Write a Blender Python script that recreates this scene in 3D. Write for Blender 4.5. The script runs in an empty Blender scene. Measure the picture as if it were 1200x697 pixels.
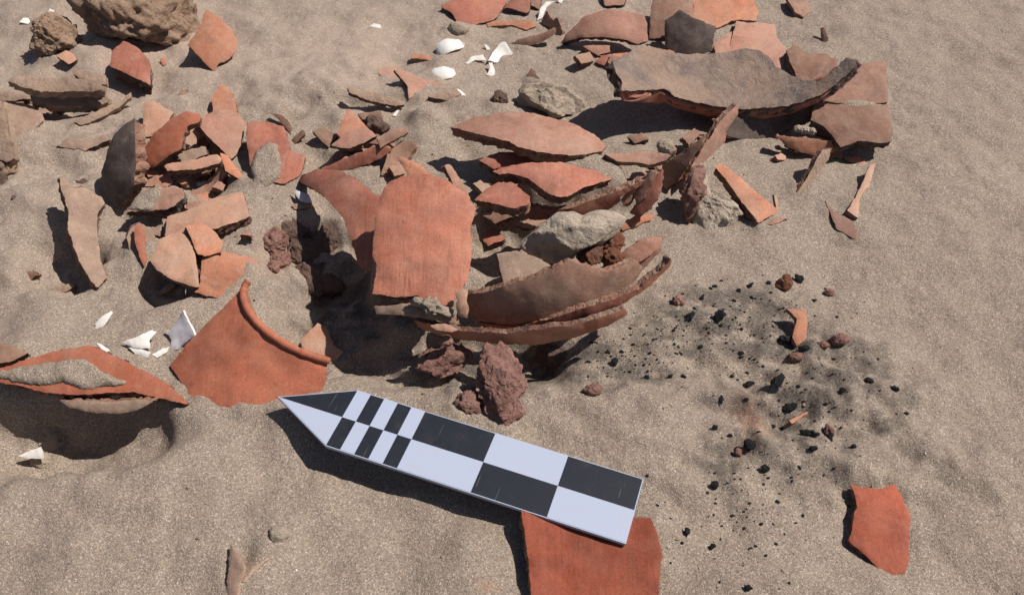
import bpy, bmesh, math, random
import numpy as np
from mathutils import Vector, Matrix, noise as mnoise
from mathutils.geometry import delaunay_2d_cdt

random.seed(7)
S = bpy.context.scene
COL = S.collection

# ------------------------------------------------------------------ camera, sky, sun, exposure
PITCH = math.radians(50.0)
FPX = 1000.0                      # focal length in pixels of the 1200 px wide photograph
CW, CH = 1200.0, 697.0
CAM = np.array([0.0, -0.42, 0.504])
FW = np.array([0.0, math.cos(PITCH), -math.sin(PITCH)])
UPV = np.array([0.0, math.sin(PITCH), math.cos(PITCH)])
RT = np.array([1.0, 0.0, 0.0])
cam_d = bpy.data.cameras.new('camera')
cam_d.sensor_width = 36.0
cam_d.lens = 36.0 * FPX / CW
cam_d.clip_start = 0.01
cam_d.clip_end = 500.0
cam_d.dof.use_dof = True
cam_d.dof.focus_distance = 0.66
cam_d.dof.aperture_fstop = 16.0
cam = bpy.data.objects.new('camera', cam_d)
COL.objects.link(cam)
cam.location = CAM
cam.rotation_euler = (math.pi / 2 - PITCH, 0, 0)
S.camera = cam

SUN_DIR = Vector((0.66, 0.14, 1.0)).normalized()          # towards the sun
ELEV = math.asin(SUN_DIR.z)
world = bpy.data.worlds.new('World')
S.world = world
world.use_nodes = True
wn = world.node_tree.nodes
wl = world.node_tree.links
sky = wn.new('ShaderNodeTexSky')
sky.sky_type = 'NISHITA'
sky.sun_disc = False
sky.sun_elevation = ELEV
sky.sun_rotation = math.atan2(SUN_DIR.x, SUN_DIR.y)
wl.new(sky.outputs[0], wn['Background'].inputs['Color'])
wn['Background'].inputs['Strength'].default_value = 0.05
sun_d = bpy.data.lights.new('sun', 'SUN')
sun_d.energy = 5.0
sun_d.angle = math.radians(0.53)
sun_d.color = (1.0, 0.95, 0.88)
sun = bpy.data.objects.new('sun', sun_d)
COL.objects.link(sun)
sun.rotation_euler = (-SUN_DIR).to_track_quat('-Z', 'Y').to_euler()
S.view_settings.view_transform = 'Standard'
S.view_settings.look = 'None'
S.view_settings.gamma = 1.0
S.view_settings.use_curve_mapping = False
S.view_settings.exposure = 0.05
S.render.resolution_x, S.render.resolution_y = 1024, 594

# ------------------------------------------------------------------ pixels and rays
def ray(px, py):
    d = FW + RT * ((px - CW / 2) / FPX) - UPV * ((py - CH / 2) / FPX)
    return d / np.linalg.norm(d)

def rays(p):
    p = np.asarray(p, float)
    d = FW[None] + RT[None] * ((p[:, :1] - CW / 2) / FPX) - UPV[None] * ((p[:, 1:2] - CH / 2) / FPX)
    return d / np.linalg.norm(d, axis=1)[:, None]

def at_z(px, py, z):
    d = ray(px, py)
    return CAM + d * ((z - CAM[2]) / d[2])

# ------------------------------------------------------------------ numpy noise
_rng = np.random.RandomState(11)
_perm = np.concatenate([_rng.permutation(256)] * 3)
_ga = _rng.rand(256) * 2 * math.pi
_gx, _gy = np.cos(_ga), np.sin(_ga)

def pnoise(x, y):
    x = np.asarray(x, float); y = np.asarray(y, float)
    xi = np.floor(x).astype(int); yi = np.floor(y).astype(int)
    fx = x - xi; fy = y - yi
    def g(ix, iy, dx, dy):
        h = _perm[_perm[ix & 255] + (iy & 255)]
        return _gx[h] * dx + _gy[h] * dy
    u = fx ** 3 * (fx * (fx * 6 - 15) + 10); v = fy ** 3 * (fy * (fy * 6 - 15) + 10)
    a = g(xi, yi, fx, fy); b = g(xi + 1, yi, fx - 1, fy)
    c = g(xi, yi + 1, fx, fy - 1); d = g(xi + 1, yi + 1, fx - 1, fy - 1)
    return (a + (b - a) * u) + ((c + (d - c) * u) - (a + (b - a) * u)) * v

# ------------------------------------------------------------------ terrain height (metres)
# (pixel of the feature, radius across cm, radius along cm, rise or fall cm)
FEAT = [
    (385, 365, 4.4, 5.0, -2.8), (375, 292, 4.6, 3.2, -2.3), (585, 285, 3.6, 3.4, -2.6), (540, 415, 7.5, 2.6, -1.9), (625, 408, 3.6, 1.8, -0.9),
    (95, 505, 6.4, 2.8, -2.6), (20, 515, 5, 2.8, -1.6), (50, 425, 7, 2.5, 1.3), (72, 306, 3.2, 2.8, -2.3), (195, 330, 2.6, 2.0, -1.8), (235, 216, 1.8, 1.6, -1.2), (70, 126, 4.2, 1.4, -1.2),
    (45, 235, 3.6, 3.0, 1.0), (60, 385, 3.6, 3.0, 0.8), (160, 290, 2.5, 2.2, 0.5), (128, 70, 5.0, 3.4, 0.9), (90, 72, 5, 3, 0.5),
    (60, 172, 4.5, 3.0, 0.9), (340, 90, 6.5, 4.5, 0.9), (315, 215, 2.6, 2.4, 0.6), (345, 300, 1.7, 2.2, 0.7), (330, 345, 2.0, 2.2, 0.6),
    (498, 145, 2.0, 1.6, 1.4), (500, 172, 2.2, 1.6, 0.8), (520, 215, 3.0, 2.4, 1.0), (650, 195, 8.0, 4.5, 0.6), (660, 310, 6.0, 4.0, 0.6),
    (420, 120, 3.0, 1.6, -0.6), (545, 178, 2.2, 1.8, -0.8), (740, 140, 5.5, 3.0, -0.5), (880, 140, 6.0, 3.0, -0.4), (1000, 185, 2.0, 1.6, -0.6),
    (340, 135, 0.8, 0.6, -1.0), (790, 235, 2.2, 3.0, -0.6), (868, 265, 1.6, 1.4, -0.4), (985, 235, 2.6, 2.0, 0.35),
    (960, 500, 3.2, 2.4, 0.75), (1010, 545, 2.4, 1.6, 0.55), (905, 540, 2.6, 2.4, 0.5), (840, 520, 2.8, 2.6, -0.45), (930, 545, 1.2, 1.2, -0.5),
    (760, 500, 3.6, 2.2, 0.8), (700, 470, 3.0, 1.8, 0.5), (868, 495, 1.0, 2.2, -0.45), (885, 490, 1.3, 1.8, 0.4), (850, 375, 3.5, 1.2, 0.4),
    (770, 412, 3.8, 0.7, 0.3), (800, 440, 3.4, 0.6, -0.28), (968, 415, 1.6, 1.0, -0.35), (985, 460, 2.0, 0.8, 0.35), (1030, 500, 1.8, 1.0, -0.35),
    (1000, 590, 1.2, 1.4, -0.5), (320, 640, 2.5, 2.6, 0.45), (283, 655, 0.8, 1.6, -0.5), (480, 420, 2.6, 1.0, 0.5), (450, 640, 5, 3, -0.35),
    (120, 600, 6, 3, 0.5), (560, 660, 3, 3, 0.35), (1120, 420, 6, 5, -0.3), (1100, 200, 7, 5, 0.35), (160, 150, 2.5, 2, 0.4), (15, 340, 2.5, 1.2, -0.6),
    (770, 640, 1.6, 3.0, 0.3), (830, 620, 2.5, 2.0, -0.25), (385, 110, 3.0, 1.6, 0.4), (290, 105, 3.0, 1.6, 0.35), (180, 95, 2.0, 1.0, -0.3),
]
_FE = []
for (fx_, fy_, ra, rb, amp) in FEAT:
    p_ = at_z(fx_, fy_, 0.0)
    _FE.append((p_[0], p_[1], ra * 0.01, rb * 0.01, amp * 0.01))

PLAT = []
for (px_, py_, pz_, ra_, rb_, sl_) in ((590, 318, 0.006, 0.072, 0.038, 7.0), (480, 272, 0.044, 0.035, 0.032, 12.0), (668, 196, 0.034, 0.052, 0.022, 10.0), (880, 112, 0.006, 0.07, 0.02, 6.0)):
    q_ = at_z(px_, py_, pz_); PLAT.append((q_[0], q_[1], pz_, ra_, rb_, sl_))
_DI = [(at_z(950, 490, 0), 0.085, 0.075, 1.9), (at_z(850, 400, 0), 0.09, 0.05, 0.6), (at_z(150, 200, 0), 0.16, 0.14, 0.8), (at_z(450, 110, 0), 0.10, 0.08, 0.7)]

def ground(x, y):
    x = np.asarray(x, float); y = np.asarray(y, float)
    wx = x + 0.008 * pnoise(x * 45 + 3, y * 45); wy = y + 0.008 * pnoise(x * 45, y * 45 + 9)
    z = 0.0075 * pnoise(x * 9 + 4.2, y * 9 + 1.7) + (0.0048 + 0.0036 / (1 + np.exp(np.clip((x + 0.02) * 30, -50, 50)))) * pnoise(x * 21 + 8.1, y * 24) + 0.0024 * pnoise(x * 50, y * 58 + 3.3)
    rough = np.clip(0.5 + 1.6 * pnoise(x * 12 + 7, y * 12 + 2), 0.15, 1.0)
    z = z + rough * (0.0009 * pnoise(x * 130, y * 130) + 0.0005 * pnoise(x * 280, y * 280))
    for (dp, da, db, ds) in _DI:
        m = ds * np.exp(-((x - dp[0]) / da) ** 2 - ((y - dp[1]) / db) ** 2)
        z = z + m * (0.0085 * pnoise(x * 34 + 5, y * 40) + 0.0042 * pnoise(x * 75, y * 85 + 4))
    for (cx, cy, hz, ra, rb, sl) in PLAT:
        q = np.sqrt(((wx - cx) / ra) ** 2 + ((wy - cy) / rb) ** 2 + 1e-6)
        z = z + hz / (1.0 + np.exp((q - 1.0) * sl))
    z = z + 0.0017 * np.clip((x - 0.18) / 0.12, 0, 1) * np.sin(((x + 0.02 * pnoise(x * 9, y * 9)) * 0.45 - y) * 120) * np.clip(0.4 + 1.5 * pnoise(x * 7 + 3, y * 7), 0, 1)
    lump = np.zeros_like(z)
    for (cx, cy, ra, rb, amp) in _FE:
        q = ((wx - cx) / ra) ** 2 + ((wy - cy) / rb) ** 2
        if abs(amp) > 0.011 and amp < 0:
            e = 1.0 / (1.0 + np.exp((np.sqrt(q + 1e-6) - 1.0) * 9.0)) * amp
            lump = lump + e
        else:
            e = amp * np.exp(-q * 1.15)
        z = z + e
    z = z + np.clip(-lump / 0.02, 0, 1) * (0.0045 * pnoise(x * 62 + 1, y * 62) + 0.003 * pnoise(x * 130 + 1, y * 130)) * np.clip((y + 0.09) / 0.03, 0.2, 1)
    z = z + 0.0035 / (1 + np.exp(np.clip((wx + 0.215 + 0.12 * (wy + 0.2)) * 420, -50, 50))) * np.clip((-wy - 0.10) / 0.05, 0, 1) * np.clip((wx + 0.6) / 0.3, 0, 1)
    # the trough cut beside the standing jar is deeper and broken, the rest of the beach drops gently away
    far = np.clip((np.hypot(x, y) - 1.0) / 6.0, 0, 4)
    return z + 0.06 * far * pnoise(x * 0.6, y * 0.6)

def gnd(px, py):
    z = 0.0
    for _ in range(14):
        p = at_z(px, py, z)
        z = 0.5 * z + 0.5 * float(ground(p[0], p[1]))
    return at_z(px, py, z)

# ------------------------------------------------------------------ materials
class NT:
    def __init__(self, name):
        self.m = bpy.data.materials.new(name)
        self.m.use_nodes = True
        self.t = self.m.node_tree
        self.b = self.t.nodes['Principled BSDF']
        self.b.inputs['Specular IOR Level'].default_value = 0.25
        self.co = self.t.nodes.new('ShaderNodeTexCoord').outputs['Object']
        self.oi = self.t.nodes.new('ShaderNodeObjectInfo').outputs['Random']
        ad = self.t.nodes.new('ShaderNodeVectorMath'); ad.operation = 'MULTIPLY_ADD'
        cmb = self.t.nodes.new('ShaderNodeCombineXYZ')
        for i in range(3): self.t.links.new(self.oi, cmb.inputs[i])
        self.link(cmb.outputs[0], ad.inputs[0]); ad.inputs[1].default_value = (3.1, 5.7, 4.3); self.link(self.co, ad.inputs[2])
        self.cr = ad.outputs[0]          # object coordinates shifted per object
    def link(self, a, b): self.t.links.new(a, b)
    def n(self, t): return self.t.nodes.new(t)
    def noise(self, scale, detail=4, rough=0.55, vec=None, dist=0.0):
        k = self.n('ShaderNodeTexNoise'); k.inputs['Scale'].default_value = scale; k.inputs['Detail'].default_value = detail
        k.inputs['Roughness'].default_value = rough; k.inputs['Distortion'].default_value = dist
        self.link(self.cr if vec is None else vec, k.inputs['Vector']); return k.outputs['Fac']
    def voro(self, scale, vec=None, out='Distance'):
        k = self.n('ShaderNodeTexVoronoi'); k.inputs['Scale'].default_value = scale
        self.link(self.cr if vec is None else vec, k.inputs['Vector']); return k.outputs[out]
    def stretch(self, sx, sy, sz):
        k = self.n('ShaderNodeVectorMath'); k.operation = 'MULTIPLY'; k.inputs[1].default_value = (sx, sy, sz)
        self.link(self.cr, k.inputs[0]); return k.outputs[0]
    def ramp(self, fac, stops):
        k = self.n('ShaderNodeValToRGB'); e = k.color_ramp.elements
        while len(e) < len(stops): e.new(0.5)
        for i, (p, c) in enumerate(stops):
            e[i].position = p
            e[i].color = (c, c, c, 1) if isinstance(c, (int, float)) else (c[0], c[1], c[2], 1)
        self.link(fac, k.inputs[0]); return k.outputs['Color']
    def mix(self, fac, a, b, mode='MIX'):
        k = self.n('ShaderNodeMix'); k.data_type = 'RGBA'; k.blend_type = mode
        for s, v in ((k.inputs[0], fac), (k.inputs[6], a), (k.inputs[7], b)):
            if isinstance(v, (int, float)): s.default_value = v
            elif isinstance(v, tuple): s.default_value = (v[0], v[1], v[2], 1)
            else: self.link(v, s)
        return k.outputs[2]
    def math(self, op, a, b=None):
        k = self.n('ShaderNodeMath'); k.operation = op
        for s, v in ((k.inputs[0], a), (k.inputs[1], b)):
            if v is None: continue
            if isinstance(v, (int, float)): s.default_value = v
            else: self.link(v, s)
        return k.outputs[0]
    def bump(self, h, dist, strength=1.0, prev=None):
        k = self.n('ShaderNodeBump'); k.inputs['Distance'].default_value = dist; k.inputs['Strength'].default_value = strength
        self.link(h, k.inputs['Height'])
        if prev is not None: self.link(prev, k.inputs['Normal'])
        return k.outputs[0]
    def done(self, col, rough, bump=None):
        self.link(col, self.b.inputs['Base Color'])
        if isinstance(rough, (int, float)): self.b.inputs['Roughness'].default_value = rough
        else: self.link(rough, self.b.inputs['Roughness'])
        if bump is not None: self.link(bump, self.b.inputs['Normal'])
        return self.m

SANDCOL = (0.262, 0.206, 0.161)

def sand_colour(k, vec=None):
    cell = k.voro(1500, vec, 'Color')
    sep = k.n('ShaderNodeSeparateColor'); k.link(cell, sep.inputs[0])
    grain = k.ramp(sep.outputs[0], [(0.0, (0.08, 0.065, 0.055)), (0.2, (0.195, 0.148, 0.116)), (0.45, (0.268, 0.21, 0.163)),
                                    (0.8, (0.355, 0.278, 0.219)), (0.95, (0.50, 0.41, 0.335)), (1.0, (0.66, 0.6, 0.54))])
    return grain

def make_sand(name, flat=False):
    k = NT(name)
    grain = sand_colour(k, k.co)
    big = k.noise(9, 4, 0.6, k.co)
    c = k.mix(0.36, grain, SANDCOL)
    c = k.mix(k.ramp(big, [(0.35, 0.0), (0.7, 0.45)]), c, k.mix(0.5, grain, (0.25, 0.194, 0.154)))
    if not flat:
        at = k.n('ShaderNodeAttribute'); at.attribute_name = 'ash'
        at2 = k.n('ShaderNodeAttribute'); at2.attribute_name = 'pale'
        at3 = k.n('ShaderNodeAttribute'); at3.attribute_name = 'ochre'
        c = k.mix(k.math('MULTIPLY', at2.outputs['Fac'], 0.8), c, k.mix(0.6, grain, (0.45, 0.332, 0.268)))
        c = k.mix(k.math('MULTIPLY', at.outputs['Fac'], 0.95), c, k.mix(0.7, grain, (0.055, 0.048, 0.043)))
        c = k.mix(k.math('MULTIPLY', at3.outputs['Fac'], 0.6), c, (0.42, 0.20, 0.13))
    h = k.voro(1250, k.co)
    b = k.bump(k.noise(260, 3, 0.6, k.co), 0.0012, 0.6)
    b = k.bump(h, 0.0005, 0.7, b)
    return k.done(c, 0.92, b)

def make_ceramic(name, base, alt, cloud, cloud_col=(0.07, 0.05, 0.045), dust=0.35, stri=0.5, crust=0.0, crust_col=(0.33, 0.25, 0.19)):
    k = NT(name)
    c = k.mix(k.ramp(k.noise(28, 5, 0.6), [(0.3, 0.0), (0.7, 1.0)]), base, alt)
    c = k.mix(k.math('MULTIPLY', k.oi, 0.22), c, tuple(min(1, v * 1.25 + 0.03) for v in alt))
    sv = k.stretch(1.0, 0.07, 0.09)
    st = k.noise(460, 4, 0.75, sv)
    patch = k.ramp(k.noise(30, 3, 0.5), [(0.35, 0.15), (0.65, 1.0)])
    sm = k.math('MULTIPLY', k.ramp(st, [(0.34, stri * 0.55), (0.52, 0.0)]), patch)
    c = k.mix(sm, c, tuple(v * 0.6 for v in base))
    c = k.mix(k.ramp(k.noise(75, 7, 0.75), [(0.55, 0.0), (0.66, min(0.35, dust * 1.2))]), c, tuple(min(1, v * 1.15 + 0.06) for v in alt))
    c = k.mix(k.ramp(k.noise(120, 5, 0.7), [(0.32, 0.25), (0.42, 0.0)]), c, tuple(v * 0.6 for v in base))
    c = k.mix(k.ramp(k.noise(14, 4, 0.55, None, 0.6), [(0.50, 0.0), (0.72, cloud)]), c, cloud_col)
    # firing tone: broad lighter and darker zones, and each piece a little different
    c = k.mix(1.0, c, k.ramp(k.noise(20, 5, 0.62, None, 1.2), [(0.30, 0.62), (0.5, 0.95), (0.72, 1.15)]), 'MULTIPLY')
    c = k.mix(1.0, c, k.ramp(k.oi, [(0.0, 0.82), (1.0, 1.12)]), 'MULTIPLY')
    c = k.mix(k.ramp(k.noise(55, 8, 0.8, None, 2.0), [(0.52, 0.0), (0.60, 0.75 * dust)]), c, (0.42, 0.30, 0.23))
    # fine speckle of temper and pits
    c = k.mix(k.ramp(k.voro(520), [(0.0, 0.45), (0.16, 0.0)]), c, (0.42, 0.33, 0.26))
    c = k.mix(k.ramp(k.noise(300, 2, 0.5), [(0.28, 0.3), (0.38, 0.0)]), c, tuple(v * 0.45 for v in base))
    # sand and dust that has settled on the surface
    dn = k.math('MULTIPLY', k.noise(36, 6, 0.68), 1.0)
    c = k.mix(k.ramp(dn, [(0.45, 0.06 * dust), (0.72, dust)]), c, (0.40, 0.29, 0.21))
    if crust > 0:
        c = k.mix(k.ramp(k.noise(22, 7, 0.7, None, 0.8), [(0.42, 0.0), (0.60, crust)]), c, crust_col)
    b = k.bump(k.noise(60, 4, 0.6), 0.0012, 0.5)
    b = k.bump(st, 0.0003, 0.3 * stri + 0.1, b)
    b = k.bump(k.noise(900, 3, 0.7), 0.0003, 0.45, b)
    c = k.mix(1.0, c, k.ramp(k.noise(1000, 2, 0.6), [(0.3, 0.82), (0.7, 1.15)]), 'MULTIPLY')
    if crust > 0:
        b = k.bump(k.noise(110, 6, 0.7, None, 0.8), 0.003, 0.8, b)
    return k.done(c, k.ramp(k.noise(50), [(0.3, 0.62), (0.7, 0.82)]), b)

def make_fracture(name, base, core, pale=(0.40, 0.28, 0.2)):
    k = NT(name)
    c = k.mix(k.ramp(k.noise(110, 5, 0.65), [(0.35, 0.0), (0.65, 1.0)]), base, core)
    c = k.mix(k.ramp(k.voro(330), [(0.0, 0.7), (0.25, 0.0)]), c, pale)
    c = k.mix(k.ramp(k.noise(70, 5, 0.7), [(0.5, 0.0), (0.68, 0.65)]), c, (0.36, 0.27, 0.2))
    b = k.bump(k.noise(150, 6, 0.72), 0.0035, 0.9)
    b = k.bump(k.voro(420), 0.0012, 0.7, b)
    return k.done(c, 0.92, b)

def make_rock(name, base, alt, speck, bscale=90, bd=0.004):
    k = NT(name)
    c = k.mix(k.ramp(k.noise(45, 6, 0.65), [(0.35, 0.0), (0.66, 1.0)]), base, alt)
    c = k.mix(k.ramp(k.voro(300), [(0.0, 0.6), (0.22, 0.0)]), c, speck)
    c = k.mix(k.ramp(k.noise(180, 5, 0.7), [(0.33, 0.7), (0.45, 0.0)]), c, tuple(v * 0.4 for v in base))
    b = k.bump(k.noise(bscale, 8, 0.72), bd, 0.9)
    b = k.bump(k.noise(bscale * 4, 4, 0.7), bd * 0.3, 0.8, b)
    return k.done(c, 0.93, b)

M = {}
M['sand'] = make_sand('sand_surface')
M['sandpatch'] = make_sand('sand_film', True)
M['redlight'] = make_ceramic('dusty_red_terracotta', (0.48, 0.15, 0.088), (0.55, 0.22, 0.145), 0.6, (0.23, 0.10, 0.08), 0.22, 1.5)
M['red'] = make_ceramic('red_terracotta', (0.335, 0.098, 0.062), (0.385, 0.145, 0.095), 0.45, (0.17, 0.075, 0.06), 0.25, 0.9)
M['deepred'] = make_ceramic('burnished_deep_red_terracotta', (0.275, 0.055, 0.025), (0.31, 0.078, 0.039), 0.3, (0.17, 0.045, 0.025), 0.06, 0.9)
M['dullpink'] = make_ceramic('dull_brownish_pink_terracotta', (0.225, 0.105, 0.07), (0.26, 0.132, 0.092), 0.3, (0.15, 0.09, 0.07), 0.3, 0.3)
M['orange'] = make_ceramic('orange_terracotta', (0.45, 0.155, 0.08), (0.46, 0.20, 0.12), 0.12, (0.22, 0.12, 0.09), 0.42, 0.25)
M['rimred'] = make_ceramic('neck_terracotta', (0.385, 0.104, 0.054), (0.42, 0.135, 0.075), 0.25, (0.26, 0.09, 0.05), 0.16, 0.45)
M['pink'] = make_ceramic('dusty_pink_terracotta', (0.36, 0.155, 0.105), (0.40, 0.21, 0.15), 0.3, (0.22, 0.13, 0.11), 0.55, 0.3)
M['pale'] = make_ceramic('pale_buff_terracotta', (0.46, 0.22, 0.135), (0.47, 0.275, 0.195), 0.1, (0.3, 0.2, 0.15), 0.6, 0.15)
M['brown'] = make_ceramic('brown_ceramic', (0.235, 0.115, 0.078), (0.30, 0.165, 0.115), 0.55, (0.085, 0.06, 0.052), 0.4, 0.4)
M['grey'] = make_ceramic('sooty_grey_ceramic', (0.085, 0.062, 0.056), (0.125, 0.088, 0.076), 0.5, (0.05, 0.04, 0.038), 0.22, 0.3)
M['greypink'] = make_ceramic('smoked_pink_ceramic', (0.30, 0.135, 0.095), (0.36, 0.17, 0.12), 0.95, (0.17, 0.125, 0.115), 0.35, 0.3)
M['tan'] = make_ceramic('tan_weathered_ceramic', (0.27, 0.165, 0.12), (0.34, 0.225, 0.165), 0.5, (0.16, 0.12, 0.105), 0.55, 0.15)
M['bowl'] = make_ceramic('crusted_bowl_interior', (0.175, 0.128, 0.115), (0.23, 0.165, 0.142), 0.85, (0.12, 0.10, 0.098), 0.5, 0.2, 0.8, (0.32, 0.215, 0.158))
M['weather'] = make_ceramic('flaking_brown_ceramic', (0.30, 0.185, 0.13), (0.38, 0.26, 0.19), 0.5, (0.12, 0.085, 0.07), 0.6, 0.6, 0.5, (0.36, 0.25, 0.18))
M['frac'] = make_fracture('broken_edge', (0.23, 0.11, 0.075), (0.11, 0.062, 0.05))
M['fracpale'] = make_fracture('broken_edge_pale', (0.36, 0.195, 0.13), (0.24, 0.125, 0.09))
M['fracdark'] = make_fracture('broken_edge_dark', (0.13, 0.08, 0.065), (0.075, 0.055, 0.05), (0.3, 0.24, 0.2))
M['rockbrown'] = make_rock('brown_clinker', (0.34, 0.215, 0.145), (0.41, 0.285, 0.20), (0.48, 0.36, 0.26), 95, 0.0042)
M['rockgrey'] = make_rock('grey_stone', (0.38, 0.30, 0.235), (0.45, 0.36, 0.28), (0.55, 0.47, 0.39), 120, 0.003)
M['rockpale'] = make_rock('pale_grey_stone', (0.46, 0.37, 0.29), (0.54, 0.44, 0.35), (0.62, 0.54, 0.45), 120, 0.003)
M['rockpink'] = make_rock('burnt_pink_clay', (0.29, 0.145, 0.115), (0.47, 0.26, 0.21), (0.55, 0.38, 0.31), 130, 0.004)
M['rockdark'] = make_rock('burnt_brown_clay', (0.155, 0.10, 0.08), (0.23, 0.145, 0.11), (0.36, 0.24, 0.18), 90, 0.005)
M['rubble'] = make_rock('orange_burnt_crumbs', (0.33, 0.12, 0.06), (0.24, 0.12, 0.08), (0.4, 0.25, 0.16), 110, 0.005)
M['charcoal'] = make_rock('charcoal_black', (0.014, 0.014, 0.015), (0.03, 0.03, 0.032), (0.07, 0.07, 0.072), 220, 0.002)

def make_shell():
    k = NT('white_shell')
    c = k.mix(k.ramp(k.noise(60, 4), [(0.4, 0.0), (0.75, 0.6)]), (0.72, 0.69, 0.65), (0.46, 0.39, 0.34))
    b = k.bump(k.noise(500, 3, 0.6, k.stretch(1, 0.12, 1)), 0.0005, 0.6)
    return k.done(c, 0.5, b)
M['shell'] = make_shell()
def make_mother():
    k = NT('shell_lining')
    c = k.mix(k.ramp(k.noise(70, 4), [(0.4, 0.0), (0.7, 0.7)]), (0.66, 0.62, 0.64), (0.38, 0.33, 0.37))
    return k.done(c, 0.35, k.bump(k.noise(300), 0.0004, 0.5))
M['lining'] = make_mother()
def make_paint(name, col, r, scratch, dirt=0.10):
    k = NT(name)
    c = k.mix(k.ramp(k.noise(70, 5, 0.65), [(0.52, 0.0), (0.75, dirt)]), col, (0.42, 0.34, 0.27))
    sc = k.noise(900, 2, 0.5, k.stretch(0.9, 0.04, 1))
    c = k.mix(k.ramp(sc, [(0.70, 0.0), (0.76, scratch)]), c, (0.3, 0.3, 0.31))
    c = k.mix(k.ramp(k.voro(260), [(0.0, dirt * 3), (0.05, 0.0)]), c, (0.40, 0.32, 0.25))
    k.b.inputs['Specular IOR Level'].default_value = 0.3
    return k.done(c, k.ramp(k.noise(120, 4), [(0.3, r), (0.7, r + 0.15)]), k.bump(k.noise(800), 0.0002, 0.3))
M['white'] = make_paint('white_vinyl_sky_tint', (0.38, 0.42, 0.535), 0.5, 0.1, 0.22)  # grey-blue base colour: sky reflection and shading are painted into the white
M['black'] = make_paint('black_vinyl', (0.011, 0.0135, 0.022), 0.5, 0.30, 0.03)
M['core'] = make_paint('board_core', (0.55, 0.5, 0.45), 0.6, 0.0)

# ------------------------------------------------------------------ helpers
def tag(o, label=None, cat=None, group=None, kind=None):
    if label: o['label'] = label
    if cat: o['category'] = cat
    if group: o['group'] = group
    if kind: o['kind'] = kind
    return o

def link_mesh(name, bm, mats, loc=(0, 0, 0), parent=None):
    me = bpy.data.meshes.new(name)
    bm.to_mesh(me); bm.free()
    for m in mats: me.materials.append(m)
    o = bpy.data.objects.new(name, me)
    COL.objects.link(o)
    o.location = loc
    if parent is not None: o.parent = parent
    return o

def empty(name, loc):
    o = bpy.data.objects.new(name, None); COL.objects.link(o); o.location = loc; o.empty_display_size = 0.02
    return o

def refine(pts, step, amp, rs):
    out = []
    n = len(pts)
    for i in range(n):
        a = np.array(pts[i], float); b = np.array(pts[(i + 1) % n], float)
        L = np.linalg.norm(b - a)
        if L < 1e-6: continue
        k = max(1, int(round(L / step)))
        t = (b - a) / L; nr = np.array([-t[1], t[0]])
        s0 = rs.rand() * 100
        for j in range(k):
            u = j / k
            w = math.sin(math.pi * u) ** 0.5
            d = amp * w * (1.6 * float(pnoise(s0 + u * L / 13.0, 0.37)) + 1.3 * float(pnoise(s0 + u * L / 4.6, 7.1)) + 0.25 * (rs.rand() - 0.5))
            if j == 0: d = 0.25 * amp * (rs.rand() - 0.5)
            out.append(a + (b - a) * u + nr * d)
    return out

def inside(poly, x, y):
    c = np.zeros(x.shape, bool); n = len(poly)
    j = n - 1
    for i in range(n):
        xi, yi = poly[i]; xj, yj = poly[j]
        cond = ((yi > y) != (yj > y)) & (x < (xj - xi) * (y - yi) / (yj - yi + 1e-12) + xi)
        c ^= cond; j = i
    return c

def edge_dist(poly, x, y):
    d = np.full(x.shape, 1e9); n = len(poly)
    for i in range(n):
        ax, ay = poly[i]; bx, by = poly[(i + 1) % n]
        dx, dy = bx - ax, by - ay
        t = np.clip(((x - ax) * dx + (y - ay) * dy) / (dx * dx + dy * dy + 1e-12), 0, 1)
        d = np.minimum(d, np.hypot(x - ax - t * dx, y - ay - t * dy))
    return d

class Surf:
    """The curved wall of a broken vessel: a plane, a sphere or a cylinder resting at a touching point."""
    def __init__(s, pts, n, anchor, z, R, axis=None):
        s.n = np.array(n, float); s.n /= np.linalg.norm(s.n)
        s.R = R
        s.axis = None
        if axis is not None:
            a = np.array(axis, float); a -= s.n * (a @ s.n); s.axis = a / np.linalg.norm(a)
        c = np.mean(np.array(pts, float), axis=0) if len(np.shape(pts)) == 2 else pts
        A = at_z(anchor[0], anchor[1], z)
        s.A = A
        s.p0 = A.copy()
        d = ray(c[0], c[1])
        s.C = CAM + d * (((s.p0 - CAM) @ s.n) / (d @ s.n))
        if R:
            for _ in range(6):
                q = s.hit(np.array([anchor]))[0][0]
                s.C = s.C + s.n * ((A - q) @ s.n)
                d2 = (s.C - CAM); 
    def hit(s, px):
        d = rays(px)
        if not s.R:
            t = ((s.A - CAM) @ s.n) / (d @ s.n)
            P = CAM[None] + d * t[:, None]
            return P, np.repeat(s.n[None], len(P), 0)
        cen = s.C - s.n * s.R
        r = abs(s.R)
        o = CAM - cen
        dd = d; oo = np.repeat(o[None], len(d), 0)
        if s.axis is not None:
            dd = d - np.outer(d @ s.axis, s.axis); oo = oo - np.outer(oo @ s.axis, s.axis)
        a = np.sum(dd * dd, 1); b = np.sum(dd * oo, 1); c = np.sum(oo * oo, 1) - r * r
        disc = np.maximum(b * b - a * c, 0)
        sq = np.sqrt(disc)
        t = (-b - sq) / a if s.R > 0 else (-b + sq) / a
        P = CAM[None] + d * t[:, None]
        N = P - cen[None]
        if s.axis is not None: N = N - np.outer(N @ s.axis, s.axis)
        N /= np.linalg.norm(N, axis=1)[:, None]
        if s.R < 0: N = -N
        return P, N

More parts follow.
